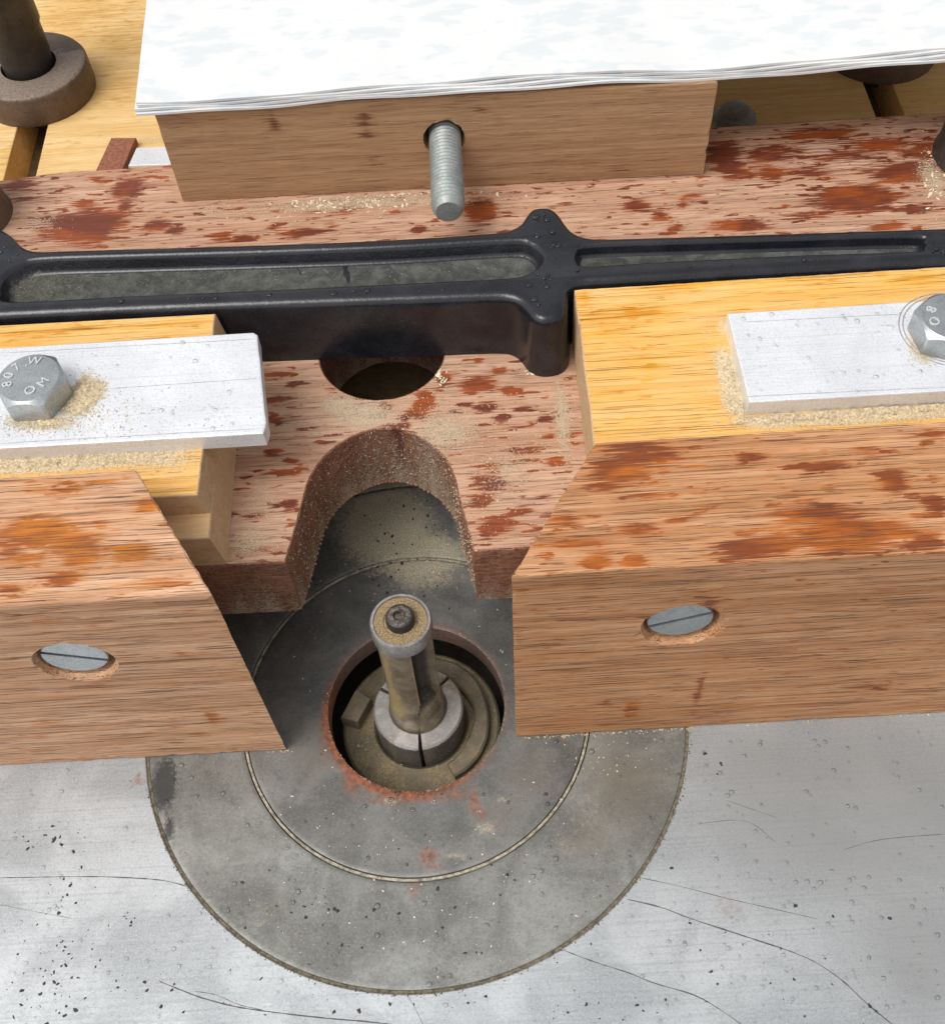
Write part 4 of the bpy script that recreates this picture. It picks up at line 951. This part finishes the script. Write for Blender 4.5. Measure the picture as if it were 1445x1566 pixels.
# fibres and dust on the U wall lip and on the lower edges
pts = []
for k in range(520):
    i = RNG.integers(3, len(arc) - 3); p = arc[i]; cdir = np.array([-3.2 - p[0], 27 - p[1]]); cdir /= np.linalg.norm(cdir)
    d = abs(RNG.normal(0, .18)) - .05; pts.append((p[0] + cdir[0] * d, p[1] + cdir[1] * d, ZC + RNG.uniform(0, .6) + .1))
tag(obj('wood_fuzz', grains(pts, .06, .34, .7, 1.6), DUST_R), 'ragged wood fuzz along the lower edge of the U cut-out', 'fuzz', kind='stuff')
pts = []
for k in range(1500):
    i = RNG.integers(1, len(arc) - 1); p, q = np.array(arc[i]), np.array(arc[i + 1 if i + 1 < len(arc) else i]); p = p + (q - p) * RNG.random()
    cdir = np.array([-3.2 - p[0], 24 - p[1]]); cdir /= np.linalg.norm(cdir)
    pts.append((p[0] + cdir[0] * .05, p[1] + cdir[1] * .05, ZC + RNG.uniform(.3, 19.8)))
tag(obj('wood_fuzz', grains(pts, .05, .24, .8, 1.3), DUST), 'pale fuzz clinging to the upright wall of the U cut-out', 'fuzz', kind='stuff')
pts = [(x, YF - .25 - abs(RNG.normal(0, .25)), .02) for x in RNG.uniform(24, 62, 130)] + [(x, YF - .2 - abs(RNG.normal(0, .2)), .02) for x in RNG.uniform(-34, -29, 16)] + [(x, YF - .2 - abs(RNG.normal(0, .2)), .02) for x in RNG.uniform(62, 118, 40)]
tag(obj('wood_crumbs', grains(pts, .10, .32, .6, 1.5), DUST), 'small wood crumbs along the bottom edge of the fence', 'crumbs', kind='stuff')
pts = []
for k in range(260):
    a = RNG.uniform(0, 2 * math.pi); r = RNG.uniform(11.2, 18.4); pts.append((CX + r * math.cos(a), CY + r * math.sin(a), -12.9))
tag(obj('sawdust', grains(pts, .06, .42, .5), SEAM), 'coarse sawdust on the motor flange inside the hole', 'sawdust', kind='stuff')
pts = []
for k in range(360):
    a = RNG.uniform(0, 2 * math.pi); pts.append(((R1 + RNG.uniform(-.05, .5)) * math.cos(a), (R1 + RNG.uniform(-.05, .5)) * math.sin(a), -.12))
tag(obj('rim_dust', grains(pts, .08, .25, .5), SEAM), 'dust caught on the rim of the hole', 'dust', kind='stuff')

def drops(pts, r0, r1, name, label):
    vs, fs = [], []; sg, rn = 10, 4
    for x, y, z in pts:
        r = r0 + (r1 - r0) * RNG.random() ** 2.2; h = r * RNG.uniform(.4, .6); e = RNG.uniform(.8, 1.2); b0 = len(vs)
        for k in range(rn):
            t = k / rn * math.pi / 2
            for i in range(sg): a = 2 * math.pi * i / sg; vs.append((x + e * r * math.cos(t) * math.cos(a), y + r * math.cos(t) * math.sin(a), z + h * math.sin(t) - (.02 if k == 0 else 0)))
        vs.append((x, y, z + h))
        for k in range(rn - 1):
            for i in range(sg): j = (i + 1) % sg; fs.append((b0 + k * sg + i, b0 + k * sg + j, b0 + (k + 1) * sg + j, b0 + (k + 1) * sg + i))
        for i in range(sg): fs.append((b0 + (rn - 1) * sg + i, b0 + (rn - 1) * sg + (i + 1) % sg, b0 + rn * sg))
        fs.append(tuple(b0 + i for i in range(sg))[::-1])
    o = obj(name, (vs, fs), WATER, smooth=80); return tag(o, label, 'water drops', kind='stuff')
okt = lambda x, y: math.hypot(x, y) > R3 + 1.6 and y < YF - 1
def uni(x0, x1, y0, y1, n, z, ok):
    o = []
    for k in range(n):
        p = atz(RNG.uniform(x0, x1), RNG.uniform(y0, y1), z)
        if ok(p[0], p[1]): o.append(p)
    return o
drops(uni(0, 1445, 1100, 1566, 420, 0, okt) + uni(1000, 1445, 1100, 1566, 200, 0, okt), .15, .55, 'water_drops', 'clear rain drops beaded on the aluminium table')
drops(uni(230, 1050, 760, 1510, 420, -.06, lambda x, y: oki(x, y) and abs(math.hypot(x, y) - R2) > 1.4 and y < 60), .2, .7, 'water_drops', 'clear rain drops beaded on the steel insert rings')
drops(uni(1120, 1445, 460, 615, 70, ZA, lambda x, y: 72.6 < x and 31.6 < y < 53.8 and math.hypot(x - bc[0], y - bc[1]) > 11) + uni(160, 390, 520, 660, 26, ZA, lambda x, y: x < -30 and 32 < y < 56), .2, .7, 'water_drops', 'clear rain drops beaded on the aluminium bars')
def inset_ok(x, y): return in_poly(x, y, offset_loop(OUT, 2.6)) and not in_poly(x, y, offset_loop(ccw(pkL), -1.6)) and not in_poly(x, y, offset_loop(ccw(pkR), -1.6))
drops(uni(0, 1445, 320, 480, 760, ZT, inset_ok), .25, .85, 'water_drops', 'clear rain drops beaded on the black casting')
